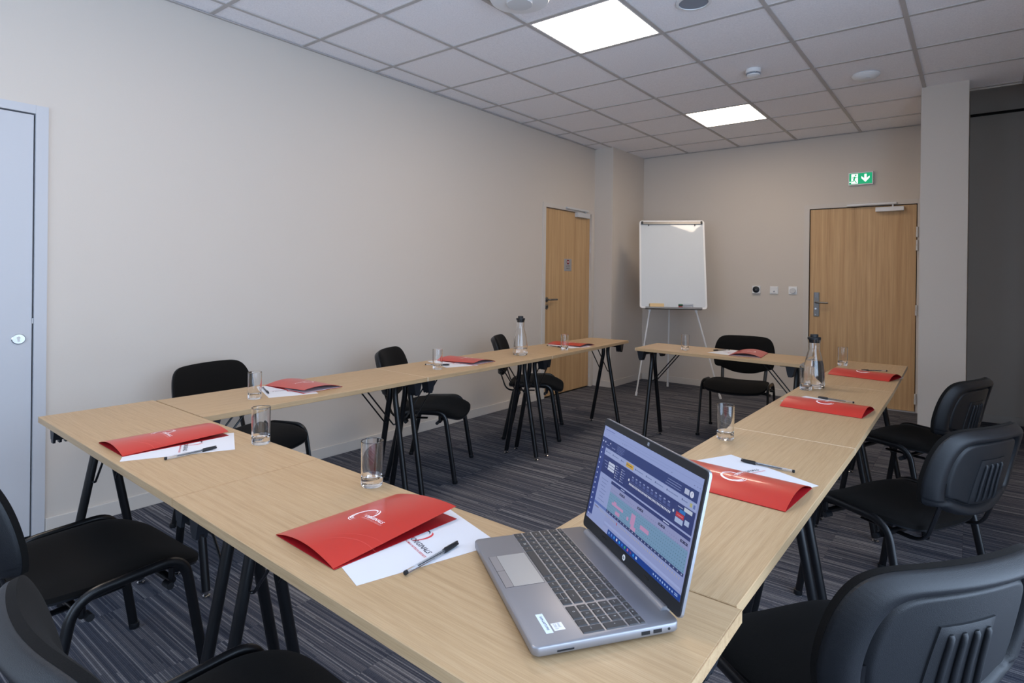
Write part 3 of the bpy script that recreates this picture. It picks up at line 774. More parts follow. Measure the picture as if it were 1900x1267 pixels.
for s in sheets: make_sheet(*s)
def make_pen(label, loc, rz):
    t = thing('ballpoint_pen', label, 'pen', loc, rz, 'clear ballpoint pens with black caps')
    # along +x from the tail plug to the cap tip
    def lx(bm, prof, n=14):
        s = len(bm.verts); bm.verts.ensure_lookup_table(); lathe(bm, prof, n); bm.verts.ensure_lookup_table()
        for v in bm.verts[s:]: a, b, c = v.co; v.co = (c, a, b+.0045)
    bm = B(); lx(bm, [(.0014, .006), (.0040, .006), (.0040, .118), (.0014, .118)], 6); bmesh.ops.delete(bm, geom=[], context='VERTS'); obj('barrel', bm, M_CLEARP, t)
    bm = B(); lx(bm, [(0, .034), (.0012, .034), (.0016, .112), (0, .112)], 8); obj('ink_tube', bm, M_BLACK, t, True)
    bm = B(); lx(bm, [(0, 0), (.0032, 0), (.0042, .001), (.0042, .006), (0, .006)], 12); obj('end_plug', bm, M_BPLAST, t, True)
    bm = B(); lx(bm, [(0, .106), (.0044, .106), (.0047, .107), (.0046, .114), (.0038, .136), (.0026, .148), (0, .149)], 14); box2(bm, (.108, -.0014, .0082), (.147, .0014, .0102)); obj('cap', bm, M_BPLAST, t, True)
    return t
pens = [
    ('black capped pen lying on the sheet at the closet end of the front table', (1.702, .726), (1.703, .875), .0009),
    ('black capped pen lying across the sheet beside the laptop', (2.729, .72), (2.721, .868), .0009),
    ('black capped pen behind the tumbler nearest the closet on the long wall row', (.905, 1.47), (1.040, 1.420), .0009),
    ('black capped pen behind the tumbler on the middle table of the long wall row', (.932, 2.485), (1.058, 2.568), .0009),
    ('black capped pen behind the tumbler before the oak door in the long wall', (.912, 3.804), (1.055, 3.79), .0009),
    ('black capped pen on the sheet of the cross table', (2.078, 4.54), (2.002, 4.415), .0009),
    ('black capped pen on the sheet behind the laptop screen', (3.141, 1.788), (2.992, 1.794), .0009),
    ('black capped pen lying behind the folder next to the carafe', (3.122, 2.968), (2.973, 2.988), .0009),
    ('black capped pen lying behind the folder closest to the exit door', (3.130, 4.145), (3.006, 4.063), .0009)]
pen0 = None
for lab, a, b, dz in pens:
    rz = atan2(b[1]-a[1], b[0]-a[0]); loc = (a[0], a[1], TZ+dz)
    if pen0 is None: pen0 = make_pen(lab, loc, rz)
    else: dup(pen0, loc, rz, lab)

# ------------------------------------------------------------------ glassware
def make_tumbler(label, x, y):
    t = thing('glass_tumbler', label, 'glass', (x, y, TZ+.0004), 0, 'clear highball tumblers')
    bm = B(); lathe(bm, [(0, .003), (.020, .0012), (.0245, 0), (.0268, .003), (.0275, .012), (.0287, .1145), (.0284, .1155), (.0270, .1155), (.0266, .1145), (.0255, .028), (.022, .0205), (.012, .0185), (0, .018)], 48, dense=True)
    obj('glass_body', bm, M_GLASS, t, True); return t
tum = [('clear tumbler at the inner edge of the front table beside the red folder', 1.748, .992),
       ('clear tumbler on the front table, closest to the camera', 2.318, .976),
       ('clear tumbler on the long wall row nearest the closet', 1.090, 1.328),
       ('clear tumbler on the middle table of the long wall row', 1.092, 2.43),
       ('clear tumbler before the oak door in the long wall', 1.142, 3.70),
       ('clear tumbler on the cross table, before the easel', 1.815, 4.33),
       ('clear tumbler on the side row just beyond the laptop screen', 2.873, 2.020),
       ('clear tumbler standing against the carafe on the side row', 2.884, 3.185),
       ('clear tumbler on the side table near the exit door', 2.880, 4.25)]
t0 = None
for lab, x, y in tum:
    if t0 is None: t0 = make_tumbler(lab, x, y)
    else: dup(t0, (x, y, TZ+.0004), 0, lab)
def make_carafe(label, x, y, level):
    t = thing('glass_carafe', label, 'carafe', (x, y, TZ+.0004), 0, 'glass carafes with black stoppers')
    outp = [(0, .004), (.036, .002), (.044, 0), (.049, .006), (.0505, .02), (.049, .07), (.043, .12), (.034, .16), (.0275, .185), (.0258, .197), (.0275, .205), (.0262, .213), (.0275, .222), (.0300, .242)]
    inp = [(.0275, .242), (.0250, .222), (.0240, .213), (.0250, .205), (.0236, .197), (.0252, .185), (.0315, .16), (.0405, .12), (.0465, .07), (.048, .02), (.046, .012), (.03, .009), (0, .009)]
    bm = B(); lathe(bm, outp+inp, 40); obj('glass_body', bm, M_GLASS, t, True)
    ip = [(r, z) for r, z in inp[::-1]]
    def rin(z):
        for (r0, z0), (r1, z1) in zip(ip, ip[1:]):
            if z0 <= z <= z1 and z1 > z0: return r0+(r1-r0)*(z-z0)/(z1-z0)
        return .03
    zs_ = [.0094, .012, .02, .045, .07, .095, .12, .14, .16]
    pr = [(0, .0094), (.03, .0094)]+[(rin(z)+.0004, z) for z in zs_[1:] if z < level-.004]+[(rin(level)+.0004, level), (0, level)]
    bm = B(); lathe(bm, pr, 40); obj('water', bm, M_WATER, t, True)
    bm = B(); lathe(bm, [(0, .232), (.0245, .226), (.0268, .242), (.0305, .2425), (.0308, .252), (.029, .254), (.0185, .254), (.0182, .266), (.017, .268), (0, .268)], 32); obj('stopper', bm, M_BPLAST, t, True)
make_carafe('glass carafe with black stopper on the long wall row', 1.070, 3.25, .045)
make_carafe('water filled glass carafe with black stopper on the side row', 2.902, 3.272, .138)

# ------------------------------------------------------------------ laptop
def laptop():
    LW, LD, th_ = .358, .236, .0165
    t = thing('laptop', 'open silver laptop showing a booking calendar on the front table corner', 'laptop', (2.902, .7743, TZ+.0002), -.609)
    z1 = .020
    bm = B(); lay_ = []
    for ins, z in ((.006, .0040), (.0012, .0062), (0, .0085), (0, .0180), (.0006, .0193), (.0018, z1)):
        lay_.append([bm.verts.new((p[0], p[1], z)) for p in rrect(-LW/2+ins, ins, LW/2-ins, LD-ins, .012-ins*.6, 8)])
    for a, b in zip(lay_, lay_[1:]):
        for k in range(len(a)): bm.faces.new((a[k], a[(k+1) % len(a)], b[(k+1) % len(a)], b[k]))
    bm.faces.new(lay_[0]); bm.faces.new(lay_[-1])
    base = obj('base', bm, M_LAP, t, True)
    bm = B()
    for x in (-.15, .15):
        for y in (.03, .20): box2(bm, (x-.012, y-.006, 0), (x+.012, y+.006, .0045))
    obj('rubber_foot', bm, M_LAPD, t)
    # ports on the side facing the camera
    X = LW/2-.0006
    for a, b, zc, hh in ((.170, .184, .0128, .0052), (.190, .204, .0128, .0052), (.036, .062, .0105, .0022)):
        bm = B(); box2(bm, (X-.003, a, zc-hh/2), (X+.0012, b, zc+hh/2)); obj('port', bm, M_LAPD, base)
    bm = B(); lathe_x(bm, X, .2165, .0128, .0022, .0012, 12); obj('port', bm, M_LAPD, base)
    # touchpad
    bm = B(); box2(bm, (-.0983, .0088, z1-.0001), (.0143, .0787, z1+.0001)); obj('touchpad_gap', bm, M_LAPD, base)
    bm = B(); box2(bm, (-.0975, .024, z1), (.0135, .078, z1+.0003)); obj('touchpad', bm, M_PAD, base)
    for a, b in ((-.0975, -.0425), (-.0415, .0135)):
        bm = B(); box2(bm, (a, .0095, z1), (b, .0233, z1+.0004)); obj('touchpad_button', bm, M_LAP, base)
    # keyboard
    p = .0187; u0 = -.1775; vrow = [.0895, .1082, .1269, .1456, .1643]; kh = .0158
    bm = B(); box2(bm, (u0-.0015, .0800, z1-.0002), (.1700, .1855, z1+.0003)); kb = obj('keyboard', bm, M_LAP, t)
    cache = {}; leg = B(); zk = z1+.0016
    tf = lambda x, y: Vector((x, y, zk+.00035))
    def key(u, v, w_, h=kh, s=None, sh=.0042):
        k = (round(w_, 4), round(h, 4))
        if k not in cache:
            b = B(); hw, hh = w_/2, h/2; e = .0009
            lo = [b.verts.new((x, y, 0)) for x, y in ((-hw, -hh), (hw, -hh), (hw, hh), (-hw, hh))]
            hi = [b.verts.new((x, y, .0016)) for x, y in ((-hw+e, -hh+e), (hw-e, -hh+e), (hw-e, hh-e), (-hw+e, hh-e))]
            b.faces.new(hi)
            for i in range(4): b.faces.new((lo[i], lo[(i+1) % 4], hi[(i+1) % 4], hi[i]))
            o = obj('key', b, M_KEY, kb); cache[k] = o.data
        else:
            o = bpy.data.objects.new('key', cache[k]); COL.objects.link(o); o.parent = kb
        o.location = (u, v, z1+.0002)
        if s: put_text(leg, s, u-.0012, v-.002, sh, tf, center=True)
    g = .0026
    def row(v, items, u=u0):
        for wd, s in items:
            key(u+wd*p/2, v, wd*p-g, kh, s, .0042 if s and len(s) == 1 else .0026); u += wd*p
        return u
    row(vrow[4], [(1, c) for c in ('²', '&', 'é', '"', "'", '(', '-', 'è', '_', 'ç', 'à', ')', '=')]+[(1.36, '<')])
    row(vrow[3], [(1.36, 'tab')]+[(1, c) for c in 'AZERTYUIOP^$'])
    row(vrow[2], [(1.6, 'caps')]+[(1, c) for c in 'QSDFGHJKLM%*'])
    key(u0+14.02*p, vrow[2]+p/2*0, .76*p-g+.002, kh, None); key(u0+13.86*p, vrow[3], 1.0*p-g, kh, 'ent')
    row(vrow[1], [(1.15, '^'), (1, '<')]+[(1, c) for c in 'WXCVBN?.:!']+[(2.2, 'maj')])
    u = row(vrow[0], [(1.15, 'ctrl'), (1, 'fn'), (1, None), (1.05, 'alt'), (5.25, None), (1, 'alt gr'), (1, 'ctrl'), (.97, '<')])
    key(u+.97*p/2, vrow[0]+.0042, .97*p-g, .0072); key(u+.97*p/2, vrow[0]-.0042, .97*p-g, .0072); key(u+1.455*p, vrow[0], .97*p-g, kh, '>')
    wx, wy = u0+2.65*p, vrow[0]
    for a in (-.0022, .0003):
        for b in (-.0022, .0003): quad(leg, wx+a, wy+b, wx+a+.0019, wy+b+.0019, tf)
    un = .0950; q = .0184
    for k, s in enumerate(('num', '/', '*', '-')): key(un+q*(k+.5), vrow[4], q-g, kh, s, .0026 if len(s) > 1 else .0042)
    for r_, tr in ((3, '789'), (2, '456'), (1, '123')):
        for k, s in enumerate(tr): key(un+q*(k+.5), vrow[r_], q-g, kh, s)
    key(un+q*1, vrow[0], 2*q-g, kh, '0'); key(un+q*2.5, vrow[0], q-g, kh, '.')
    key(un+q*3.5, (vrow[3]+vrow[2])/2, q-g, kh+p, '+'); key(un+q*3.5, (vrow[0]+vrow[1])/2, q-g, kh+p, 'ent', .0026)
    nfn = 17; fw = (.1686-u0)/nfn
    for k in range(nfn): key(u0+fw*(k+.5), .1795, fw-g, .0086, ('esc', 'f1', 'f2', 'f3', 'f4', 'f5', 'f6', 'f7', 'f8', 'f9', 'f10', 'f11', 'f12', 'ins', 'del', 'pg', 'pg')[k], .0024)
    obj('key_legend', leg, M_LEG, t)
    # stickers
    tfs = lambda x, y: Vector((x, y, z1+.0005))
    bm = B(); box2(bm, (.1015, .0300, z1), (.1515, .0412, z1+.0003)); st = obj('name_label', bm, M_STK, base)
    bm = B(); put_text(bm, 'SAM-LAPTOP05', .1265, .0340, .0040, tfs, .036, center=True); obj('lettering', bm, M_INK, st)
    bm = B(); box2(bm, (.1298, .0441, z1), (.1482, .0614, z1+.0003)); st = obj('chip_sticker', bm, M_WHITE, base)
    bm = B(); put_text(bm, 'CORE', .1318, .0472, .0042, tfs, .0085); put_text(bm, 'i3', .1418, .0472, .0046, tfs, .0036); put_text(bm, 'intel', .1318, .0535, .0044, tfs, .010); obj('lettering', bm, M_SPEAK, st)
    # hinge bar
    bm = B(); sweep(bm, [(-.150, LD-.005, z1-.001), (.145, LD-.005, z1-.001)], .0085, .0072, ref=(0, 0, 1), n=14); obj('hinge_bar', bm, M_LAP, t, True)
    # lid
    tilt = .2248; hw = .1795; hl = .2265
    lid = bpy.data.objects.new('lid', None)
    M = Matrix.Translation((0, LD-.002, z1+.003)) @ Matrix.Rotation(pi/2-tilt, 4, 'X')   # lid x = across, y = up the lid, z = out of the screen
    def lo(name, bm, m, parent, smooth=False):
        o = obj(name, bm, m, parent, smooth)
        return o
    bm = B(); prism(bm, rrect(-hw, .0, hw, hl, .009), -.0062, -.0012); bmesh.ops.transform(bm, matrix=M, verts=bm.verts)
    lid = lo('lid', bm, M_LAP, t, True)
    bm = B(); prism(bm, rrect(-hw+.0012, .001, hw-.0012, hl-.0012, .008), -.0012, .0003); bmesh.ops.transform(bm, matrix=M, verts=bm.verts); lo('bezel', bm, M_LAPD, lid)
    bm = B(); box(bm, (0, hl-.0075, .0004), (.006, .006, .0006)); 
    bmesh.ops.transform(bm, matrix=M, verts=bm.verts); lo('webcam', bm, M_SPEAK, lid)
    bm = B()
    for x in (-.083, .075): box(bm, (x, .0125, .0006), (.016, .003, .0008))
    bmesh.ops.transform(bm, matrix=M, verts=bm.verts); lo('bezel_pad', bm, M_GAP, lid)
    tfl = lambda x, y: M @ Vector((x, y, .0007))
    bm = B(); disc(bm, -.002, .0115, .0052, tfl, 24); lo('logo_disc', bm, M_WHITE, lid)
    bm = B(); put_text(bm, 'hp', -.0022, .0100, .0042, lambda x, y: M @ Vector((x, y, .0010)), .0056, shear=.3, center=True); lo('logo_print', bm, M_LAPD, lid)
    # screen content: flat coloured areas of a lit display
    bm = B(); cl = bm.loops.layers.float_color.new('pix'); lay = [0]
    def Q(x0, y0, x1, y1, c, d=None):
        k = d if d is not None else 1
        f = bm.faces.new([bm.verts.new(M @ Vector((x, y, .0005+.00006*k))) for x, y in ((x0, y0), (x1, y0), (x1, y1), (x0, y1))])
        cc = s2l(c)
        for l in f.loops: l[cl] = cc
    r = random.Random(3)
    SX0, SX1, SY0, SY1 = -.172, .172, .0225, .2115
    Q(SX0, SY0, SX1, SY1, (140, 152, 200), 0)
    Q(SX0, .1895, SX1, SY1, (143, 158, 208)); Q(SX0, .2015, SX1, .2018, (112, 124, 176), 2)
    for x in (-.165, -.150, -.09, -.083, -.076, .085, .150, .158, .165): Q(x, .1945, x+.003, .1955, (100, 112, 160), 2)
    Q(-.165, .2045, -.125, .2062, (110, 122, 180), 2); Q(-.085, .1965, .075, .1969, (118, 132, 182), 2)
    Q(SX0, SY0, -.1565+.006, .1895, (52, 68, 132), 1); Q(SX0, .171, .166, .1895, (46, 62, 118), 2)
    for k in range(14): Q(-.1665, .166-.0105*k, -.1625, .169-.0105*k, (176, 190, 230), 3)
    for x in (-.168, -.158): Q(x, .1795, x+.004, .1825, (186, 196, 232), 3)
    Q(-.150, .1765, -.138, .1778, (130, 142, 190), 3); Q(-.136, .1815, -.133, .184, (200, 206, 236), 3); Q(-.126, .176, -.112, .1773, (130, 142, 190), 3)
    for k in range(5): Q(-.105, .1735+.0028*k, -.105+.02+.016*r.random(), .1747+.0028*k, (92, 106, 158), 3)
    for k in range(3): Q(.075+.002*k, .1745+.004*k, .12, .1758+.004*k, (112, 124, 170), 3)
    Q(.130, .1755, .1425, .184, (176, 186, 214), 3); disc_c(bm, cl, M, .150, .1797, .0052, (206, 212, 236)); put_q(bm, cl, M, '?', .150, .1768, .0058, (40, 54, 104))
    Q(-.1505, .158, .168, .170, (150, 164, 208), 2)
    x = -.147
    for k, wd in enumerate((.024, .030, .018, .028, .034, .026, .032, .040, .022)):
        if k == 3: Q(x, .1600, x+wd, .1685, (196, 160, 74), 3)
        Q(x+.002, .1632, x+.0045, .1662, (60, 74, 124), 4); Q(x+.006, .1637, x+wd-.004, .1652, (112, 126, 172) if k != 3 else (120, 96, 50), 4); x += wd+.005
    Q(.150, .161, .156, .167, (170, 170, 120), 4); Q(.159, .161, .164, .167, (90, 110, 170), 4)
    Q(-.1505, .1215, .168, .157, (44, 58, 114), 3)
    for k in range(3):
        Q(-.1255, .1445-.0056*k, -.0985, .149-.0056*k, (192, 202, 228), 4); Q(-.145+.004*k, .1458-.0056*k, -.129, .1472-.0056*k, (122, 134, 182), 4)
    for a in range(2):
        for k in range(6): Q(-.0935+.022*a, .1485-.0044*k, -.0915+.022*a, .1505-.0044*k, (206, 212, 232), 4); Q(-.0905+.022*a, .1488-.0044*k, -.0905+.022*a+.006+.008*r.random(), .15-.0044*k, (122, 134, 182), 4)
    Q(-.0475, .124, -.047, .155, (66, 82, 140), 4); Q(.116, .124, .1165, .155, (66, 82, 140), 4)
    for k in range(10):
        x = -.030+.0136*k; Q(x, .1475, x+.006, .150, (132, 144, 190), 4); Q(x, .1415, x+.008, .146, (78, 92, 148), 4); Q(x+.0105, .139, x+.0108, .152, (84, 98, 152), 4)
    for k in range(33): Q(-.036+.0043*k, .1325, -.0336+.0043*k, .1362, (206, 212, 232), 4); Q(-.036+.0043*k, .138, -.0345+.0043*k, .1392, (120, 132, 180), 4)
    disc_c(bm, cl, M, -.039, .1405, .0024, (206, 212, 232)); disc_c(bm, cl, M, .1115, .1405, .0024, (206, 212, 232))
    Q(.1385, .1495, .1605, .1555, (188, 198, 216), 5); Q(.1275, .1435, .1435, .1488, (38, 112, 186), 5); Q(.1195, .1355, .1420, .1428, (176, 52, 70), 5); Q(.1195, .1265, .1415, .1345, (160, 178, 214), 5); Q(.1455, .1305, .1575, .1385, (166, 182, 216), 5)
    Q(.121, .151, .135, .1525, (150, 160, 196), 5); Q(.123, .138, .139, .1398, (210, 130, 140), 5)
    Q(-.100, .1125, .168, .1185, (44, 58, 114), 3); Q(-.100, .1192, .168, .1198, (176, 184, 220), 4); Q(-.06, .1143, -.045, .1162, (150, 162, 206), 5); Q(.09, .1143, .108, .1162, (176, 186, 220), 5)
    Q(-.1505, .024, -.097, .121, (142, 156, 204), 2)
    for k in range(7): Q(-.140+.004*(k % 2), .111-.0068*k, -.112-.004*(k % 3), .1122-.0068*k, (106, 120, 170), 3)
    Q(-.097, .063, .168, .1125, (112, 148, 182), 2); Q(-.097, .098, .168, .1125, (138, 146, 190), 3)
    for a in range(42):
        for k in range(8):
            Q(-.0945+.0063*a, .0655+.0054*k, -.0931+.0063*a, .0669+.0054*k, (64, 104, 120) if k < 6 else (112, 106, 160), 4)
    for a, b, c_, d in ((-.0815, .0785, -.036, .0835), (-.075, .083, -.064, .087), (-.0624, .0665, -.0455, .073), (-.020, .073, -.013, .079), (-.006, .071, .0087, .0905), (-.0016, .064, .0157, .071), (.0281, .076, .0574, .083)): Q(a, b, c_, d, (184, 140, 182), 5)
    for a in (-.0607, .0078, .0787, .1440): Q(a, .1040, a+.020, .1080, (50, 56, 92), 5); Q(a+.003, .1055, a+.008, .1067, (140, 150, 190), 6); Q(a+.0125, .1055, a+.017, .1067, (140, 150, 190), 6)
    Q(-.097, .0585, .168, .0635, (44, 58, 108), 3)
    for k in range(24): Q(-.0935+.0111*k, .060, -.0905+.0111*k, .0622, (150, 160, 196), 4)
    Q(-.1505, .0585, -.097, .0635, (88, 110, 176), 3)
    Q(-.145, .0535, -.128, .0552, (120, 110, 120), 3)
    for k in range(46): Q(-.125+.0063*k, .0515, -.1233+.0063*k, .0545, (172, 166, 162), 3)
    Q(-.05, .0505, -.0475, .0555, (176, 60, 70), 4)
    Q(-.095, .0375, .168, .0415, (152, 166, 214), 2)
    Q(-.0755, SY0, SX1, .0330, (22, 60, 140), 3); Q(SX0, SY0, -.0755, .0330, (146, 158, 204), 1)
    cols = ((120, 160, 220), (90, 130, 210), (60, 150, 230), (230, 226, 236), (40, 150, 230), (40, 120, 220), (60, 160, 120), (200, 100, 140), (110, 60, 110), (30, 140, 230), (190, 210, 250))
    for k, c in enumerate(cols): Q(-.071+.0105*k, .0258, -.0665+.0105*k, .0302, c, 4)
    for k in range(9): Q(.092+.007*k, .0265, .0955+.007*k, .0295, (150, 176, 226), 4)
    Q(.156, .0265, .1645, .028, (150, 176, 226), 4); Q(.156, .029, .1645, .0302, (150, 176, 226), 4)
    lo('screen', bm, M_SCREEN, lid)
def disc_c(bm, cl, M, x, y, r, c):
    f = bm.faces.new([bm.verts.new(M @ Vector((x+r*cos(2*pi*k/14), y+r*sin(2*pi*k/14), .0008))) for k in range(14)])
    for l in f.loops: l[cl] = s2l(c)
def put_q(bm, cl, M, s, x, y, h, c):
    n = len(bm.faces); put_text(bm, s, x, y, h, lambda a, b: M @ Vector((a, b, .0009)), center=True); bm.faces.ensure_lookup_table()
    for f in bm.faces[n:]:
        for l in f.loops: l[cl] = s2l(c)
laptop()

# ------------------------------------------------------------------ flip chart easel
def easel():
    C = Vector((.999, 6.05, .946)); yaw, tl = .512, .268; BW, BH = .702, 1.004
    t = thing('flip_chart_easel', 'white flip chart easel on three thin legs in the far corner', 'easel', (C.x, C.y, 0), yaw)
    # board local: x across, y up the board, z towards the viewer
    M = Matrix.Translation((0, 0, C.z)) @ Matrix.Rotation(pi/2-tl, 4, 'X')
    def add(name, bm, m, parent=t, smooth=False):
        bmesh.ops.transform(bm, matrix=M, verts=bm.verts); return obj(name, bm, m, parent, smooth)
    bm = B(); prism(bm, rrect(-BW/2+.012, .012, BW/2-.012, BH-.012, .01), -.012, -.002); add('board', bm, M_BOARD)
    bm = B(); o_ = rrect(-BW/2, 0, BW/2, BH, .03); i_ = rrect(-BW/2+.018, .018, BW/2-.018, BH-.018, .016); n = len(o_)
    for z in (-.014, .003):
        vo = [bm.verts.new((p[0], p[1], z)) for p in o_]; vi = [bm.verts.new((p[0], p[1], z)) for p in i_]
        for k in range(n): bm.faces.new((vo[k], vo[(k+1) % n], vi[(k+1) % n], vi[k]))
        if z < 0: vo0, vi0 = vo, vi
    for k in range(n): bm.faces.new((vo0[k], vo0[(k+1) % n], vo[(k+1) % n], vo[k])); bm.faces.new((vi0[k], vi0[(k+1) % n], vi[(k+1) % n], vi[k]))
    add('board_frame', bm, M_WHITE)
    bm = B(); box2(bm, (-BW/2+.02, BH-.048, .003), (BW/2-.02, BH-.018, .013), .002); cl = add('paper_clamp', bm, M_STEEL)
    for s in (-1, 1):
        bm = B(); box(bm, (s*.32, BH-.03, .016), (.02, .03, .012), None, .003); add('clamp_knob', bm, M_LAPD, cl)
        bm = B(); sweep(bm, [(s*.25, BH-.05, .002), (s*.25, BH-.062, .012)], .006, n=8, ref=(1, 0, 0)); add('paper_hook', bm, M_STEEL, cl, True)
    bm = B(); box2(bm, (-.295, -.012, .004), (.292, -.004, .055)); box2(bm, (-.295, -.012, .052), (.292, .006, .056)); add('pen_tray', bm, M_STEEL)
    # legs, in easel space (undo yaw)
    R = Matrix.Rotation(-yaw, 3, 'Z')
    def loc(p): return R @ Vector((p[0]-C.x, p[1]-C.y, p[2]))
    apex = Vector((0, .31, 1.86))
    for foot, u in (((.67, 5.857, 0), -.245), ((1.431, 6.299, 0), .24)):
        a = Vector((u, .022, .925)); f = loc(foot)
        bm = B(); sweep(bm, [f+(a-f)*.02, a], .0085, n=10); lg = obj('leg', bm, M_WHITE, t, True)
        bm = B(); sweep(bm, [f+Vector((0, 0, .001)), f+(a-f)*.045], .0125, n=10); obj('foot_cap', bm, M_WHITE, lg, True)
        bm = B(); sweep(bm, [a-(a-f)*.015, a+(a-f)*.02], .014, n=10); obj('collar', bm, M_WHITE, lg, True)
        bm = B(); sweep(bm, [a, Vector((u*.3, .27, 1.80))], .011, n=10); obj('upper_tube', bm, M_WHITE, t, True)
    f = loc((.71, 6.601, 0)); bm = B(); sweep(bm, [apex, f], .0085, n=10); lg = obj('leg', bm, M_WHITE, t, True)
    bm = B(); d = (apex-f); sweep(bm, [f+Vector((0, 0, .001)), f+d*.025], .0125, n=10); obj('foot_cap', bm, M_WHITE, lg, True)
    bm = B(); sweep(bm, [f+d*.49, f+d*.51], .014, n=10); obj('collar', bm, M_WHITE, lg, True)
    bm = B(); box(bm, (0, .275, 1.82), (.16, .06, .05), Matrix.Rotation(-tl, 3, 'X'), .005); obj('leg_hub', bm, M_LAPD, t)
    # things on the tray
    W = Matrix.Translation((C.x, C.y, 0)) @ Matrix.Rotation(yaw, 4, 'Z') @ M
    def on_tray(name, label, cat, u):
        o = thing(name, label, cat); o.matrix_world = W @ Matrix.Translation((u, -.0035, .006)); return o
    e = on_tray('board_eraser', 'pale wooden board eraser on the easel tray', 'eraser', -.175)
    bm = B(); box2(bm, (-.075, .0, .012), (.075, .050, .040), .004); obj('wooden_grip', bm, M_ERASW, e)
    bm = B(); box2(bm, (-.078, .0, .001), (.072, .048, .012)); obj('felt_pad', bm, M_FELT, e)
    e = on_tray('marker_pack', 'clear pack of whiteboard markers on the easel tray', 'markers', .125)
    bm = B(); box2(bm, (-.078, 0, .001), (.076, .0025, .042)); box2(bm, (-.03, .0, .036), (.076, .05, .0375)); obj('clear_case', bm, M_CLEARP, e)
    for k, (m_, yy, zz) in enumerate(((M_REDC, .014, .028), (M_GREEN, .038, .028), (M_LAPD, .014, .011), (M_INK, .038, .011))):
        def mx(x0, x1, r): 
            b = B(); sweep(b, [(x0, yy, zz), (x1, yy, zz)], r, n=12, ref=(0, 0, 1)); return b
        mk = obj('marker', mx(-.028, .070, .0085), M_WHITE, e, True); obj('marker_cap', mx(-.074, -.034, .0095), m_, mk, True); obj('marker_neck', mx(-.034, -.028, .006), M_LAPD, mk, True)
easel()

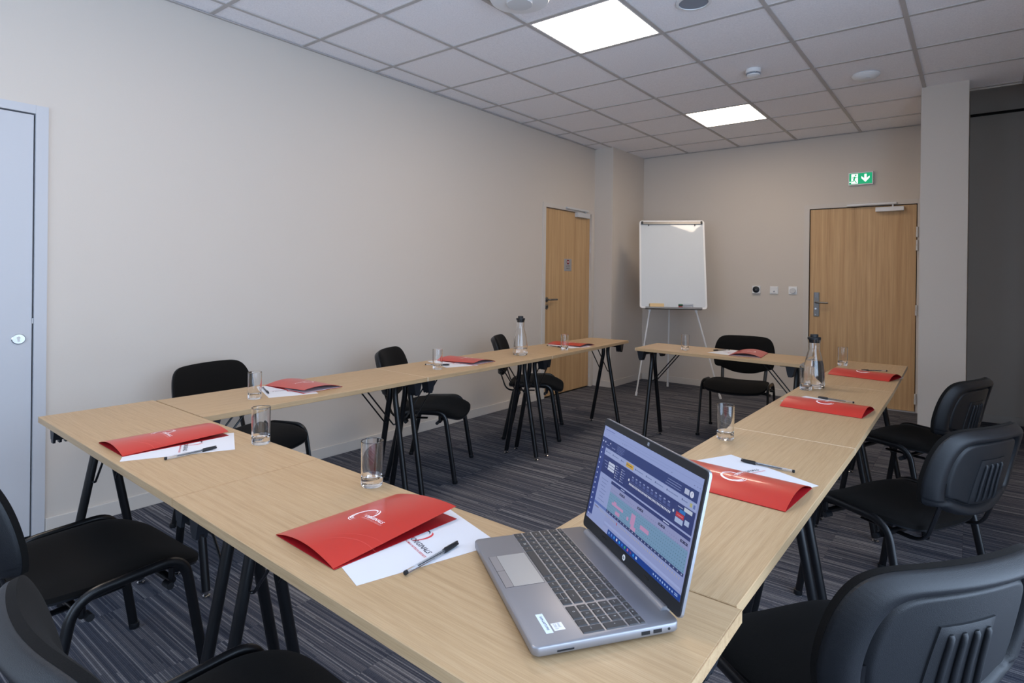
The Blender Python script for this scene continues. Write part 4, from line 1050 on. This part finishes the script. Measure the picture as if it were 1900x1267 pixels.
# ------------------------------------------------------------------ wall fittings
def fittings():
    Y = Y1
    # exit sign
    x0, x1, z0, z1 = 2.512, 2.730, 2.236, 2.366; cx, cz = (x0+x1)/2, (z0+z1)/2
    t = thing('exit_sign', 'green and white emergency exit sign above the oak exit door', 'sign', (cx, Y, cz))
    hw, hh, dp = .109, .065, .034
    bm = B(); box2(bm, (-hw, -dp, -hh), (hw, -.001, hh), .003); obj('sign_housing', bm, M_WHITE, t)
    tf = lambda a, b: Vector((a, -dp-.0008, b)); tf1 = lambda a, b: Vector((a, -dp-.0012, b)); tf2 = lambda a, b: Vector((a, -dp-.0016, b))
    bm = B(); quad(bm, -.1, -.054, .1, .054, tf); obj('green_field', bm, M_SIGNG, t)
    bm = B(); quad(bm, -.082, -.050, -.024, .048, tf1)
    polyf(bm, [(.032, .042), (.052, .042), (.052, .0), (.078, .022), (.078, .002), (.042, -.038), (.006, .002), (.006, .022), (.032, .0)], tf1)
    polyf(bm, [(-.1, -.034), (-.082, -.034), (-.082, -.028), (-.1, -.028)], tf1)
    obj('arrow_print', bm, M_SIGNW, t)
    bm = B()
    def limb(pts, w_):
        for (a, b), (c, d) in zip(pts, pts[1:]):
            L = sqrt((c-a)**2+(d-b)**2); nx, ny = -(d-b)/L*w_/2, (c-a)/L*w_/2
            polyf(bm, [(a+nx, b+ny), (a-nx, b-ny), (c-nx, d-ny), (c+nx, d+ny)], tf2)
    disc(bm, -.044, .034, .008, tf2, 14)
    limb([(-.050, .022), (-.060, -.010)], .016); limb([(-.050, .020), (-.036, .012), (-.027, .014)], .006); limb([(-.054, .021), (-.068, .016), (-.074, .004)], .006)
    limb([(-.058, -.008), (-.048, -.024), (-.036, -.042)], .008); limb([(-.060, -.008), (-.066, -.028), (-.084, -.030)], .008)
    obj('running_figure', bm, M_SIGNG, t)
    def plate(name, label, cat, x, z, s=.085, d=.012):
        t = thing(name, label, cat, (x, Y, z)); bm = B(); box2(bm, (-s/2, -d, -s/2), (s/2, -.0005, s/2), .003); obj('plate', bm, M_WHITE, t); return t
    t = plate('thermostat', 'white wall thermostat with a round black dial', 'thermostat', 1.620, 1.155, .086, .022)
    bm = B(); lathe_y(bm, -.001, -.022, .002, .036, -.008, 32); d = obj('dial', bm, M_LAPD, t, True)
    bm = B(); put_text(bm, '20', -.001, -.006, .014, lambda a, b: Vector((a, -.0306, b)), center=True); obj('digits', bm, M_SPEAK, d)
    t = plate('light_switch', 'white square wall switch between thermostat and dimmer', 'switch', 1.804, 1.153)
    bm = B(); box2(bm, (-.034, -.016, -.034), (.034, -.012, .034), .002); r = obj('rocker', bm, M_WHITE, t)
    bm = B(); polyf(bm, [(-.014, -.012), (-.003, -.012), (-.003, -.022), (.006, -.022), (.010, -.004)], lambda a, b: Vector((a, -.0164, b))); obj('symbol_print', bm, M_SPEAK, r)
    t = plate('dimmer_switch', 'white wall dimmer with a round knob, closest to the exit door', 'switch', 1.995, 1.155)
    bm = B(); lathe_y(bm, .0, -.012, -.002, .029, -.012, 28); obj('knob', bm, M_LGREY, t, True)
    t = plate('wall_socket', 'white wall socket low on the far wall behind the cross table', 'socket', 2.03, .305, .085)
    bm = B(); lathe_y(bm, 0, -.012, 0, .03, -.0015, 24); obj('socket_recess', bm, M_LGREY, t, True)
    bm = B(); lathe_y(bm, -.010, -.0135, 0, .004, -.0008, 10); lathe_y(bm, .010, -.0135, 0, .004, -.0008, 10); obj('socket_hole', bm, M_LAPD, t)
    # ceiling fittings
    t = thing('smoke_detector', 'white round smoke detector under the ceiling tiles', 'smoke detector', (2.268, 4.40, H))
    bm = B(); lathe(bm, [(0, .004), (.052, .004), (.052, -.022), (.046, -.026), (0, -.026)], 32); obj('detector_base', bm, M_WHITE, t, True)
    bm = B()
    for k in range(10):
        a = 2*pi*k/10; box(bm, (.044*cos(a), .044*sin(a), -.031), (.006, .020, .010), Matrix.Rotation(a, 3, 'Z'))
    lathe(bm, [(0, -.026), (.038, -.026), (.038, -.037), (0, -.037)], 24); obj('vent_slot', bm, M_SPEAK, t)
    bm = B(); lathe(bm, [(0, -.036), (.046, -.036), (.044, -.042), (.03, -.050), (0, -.053)], 32); obj('detector_cap', bm, M_WHITE, t, True)
    t = thing('wireless_access_point', 'shallow white dome on the ceiling near the pillar', 'access point', (2.893, 4.985, H))
    bm = B(); lathe(bm, [(0, .004), (.088, .004), (.092, -.004), (.084, -.016), (.055, -.032), (.03, -.037), (0, -.038)], 40); obj('dome', bm, M_WHITE, t, True)
    bm = B(); box(bm, (.02, -.045, -.033), (.03, .006, .005), Matrix.Rotation(.6, 3, 'Z')); obj('emblem', bm, M_LGREY, t)
    t = thing('ceiling_speaker', 'round blue grey speaker grille beside the closer ceiling light', 'speaker', (2.312, 3.135, H))
    bm = B(); lathe(bm, [(.078, .004), (.094, .004), (.094, -.004), (.078, -.006)], 40, closed=True); obj('trim_ring', bm, M_WHITE, t, True)
    bm = B(); lathe(bm, [(0, -.001), (.078, -.001), (.078, .004), (0, .004)], 40); obj('grille', bm, M_SPEAK, t, True)
    t = thing('ceiling_mount_unit', 'round cream ceiling unit cut off at the top beside the closer light', 'ceiling unit', (1.64, 2.455, H))
    bm = B(); lathe(bm, [(0, .004), (.15, .004), (.16, -.01), (.16, -.045), (.15, -.06), (.09, -.066), (0, -.066)], 40); obj('unit_body', bm, M_WHITE, t, True)
    bm = B(); lathe(bm, [(0, -.064), (.07, -.064), (.066, -.080), (0, -.084)], 32); obj('unit_cap', bm, M_LGREY, t, True)
    # track of the folding partition along the recess wall
    bm = B(); box2(bm, (PX1+.001, Y1-.05, 2.785), (3.949, Y1-.002, 2.80)); structure(obj('trim_1', bm, M_GAP))
fittings()
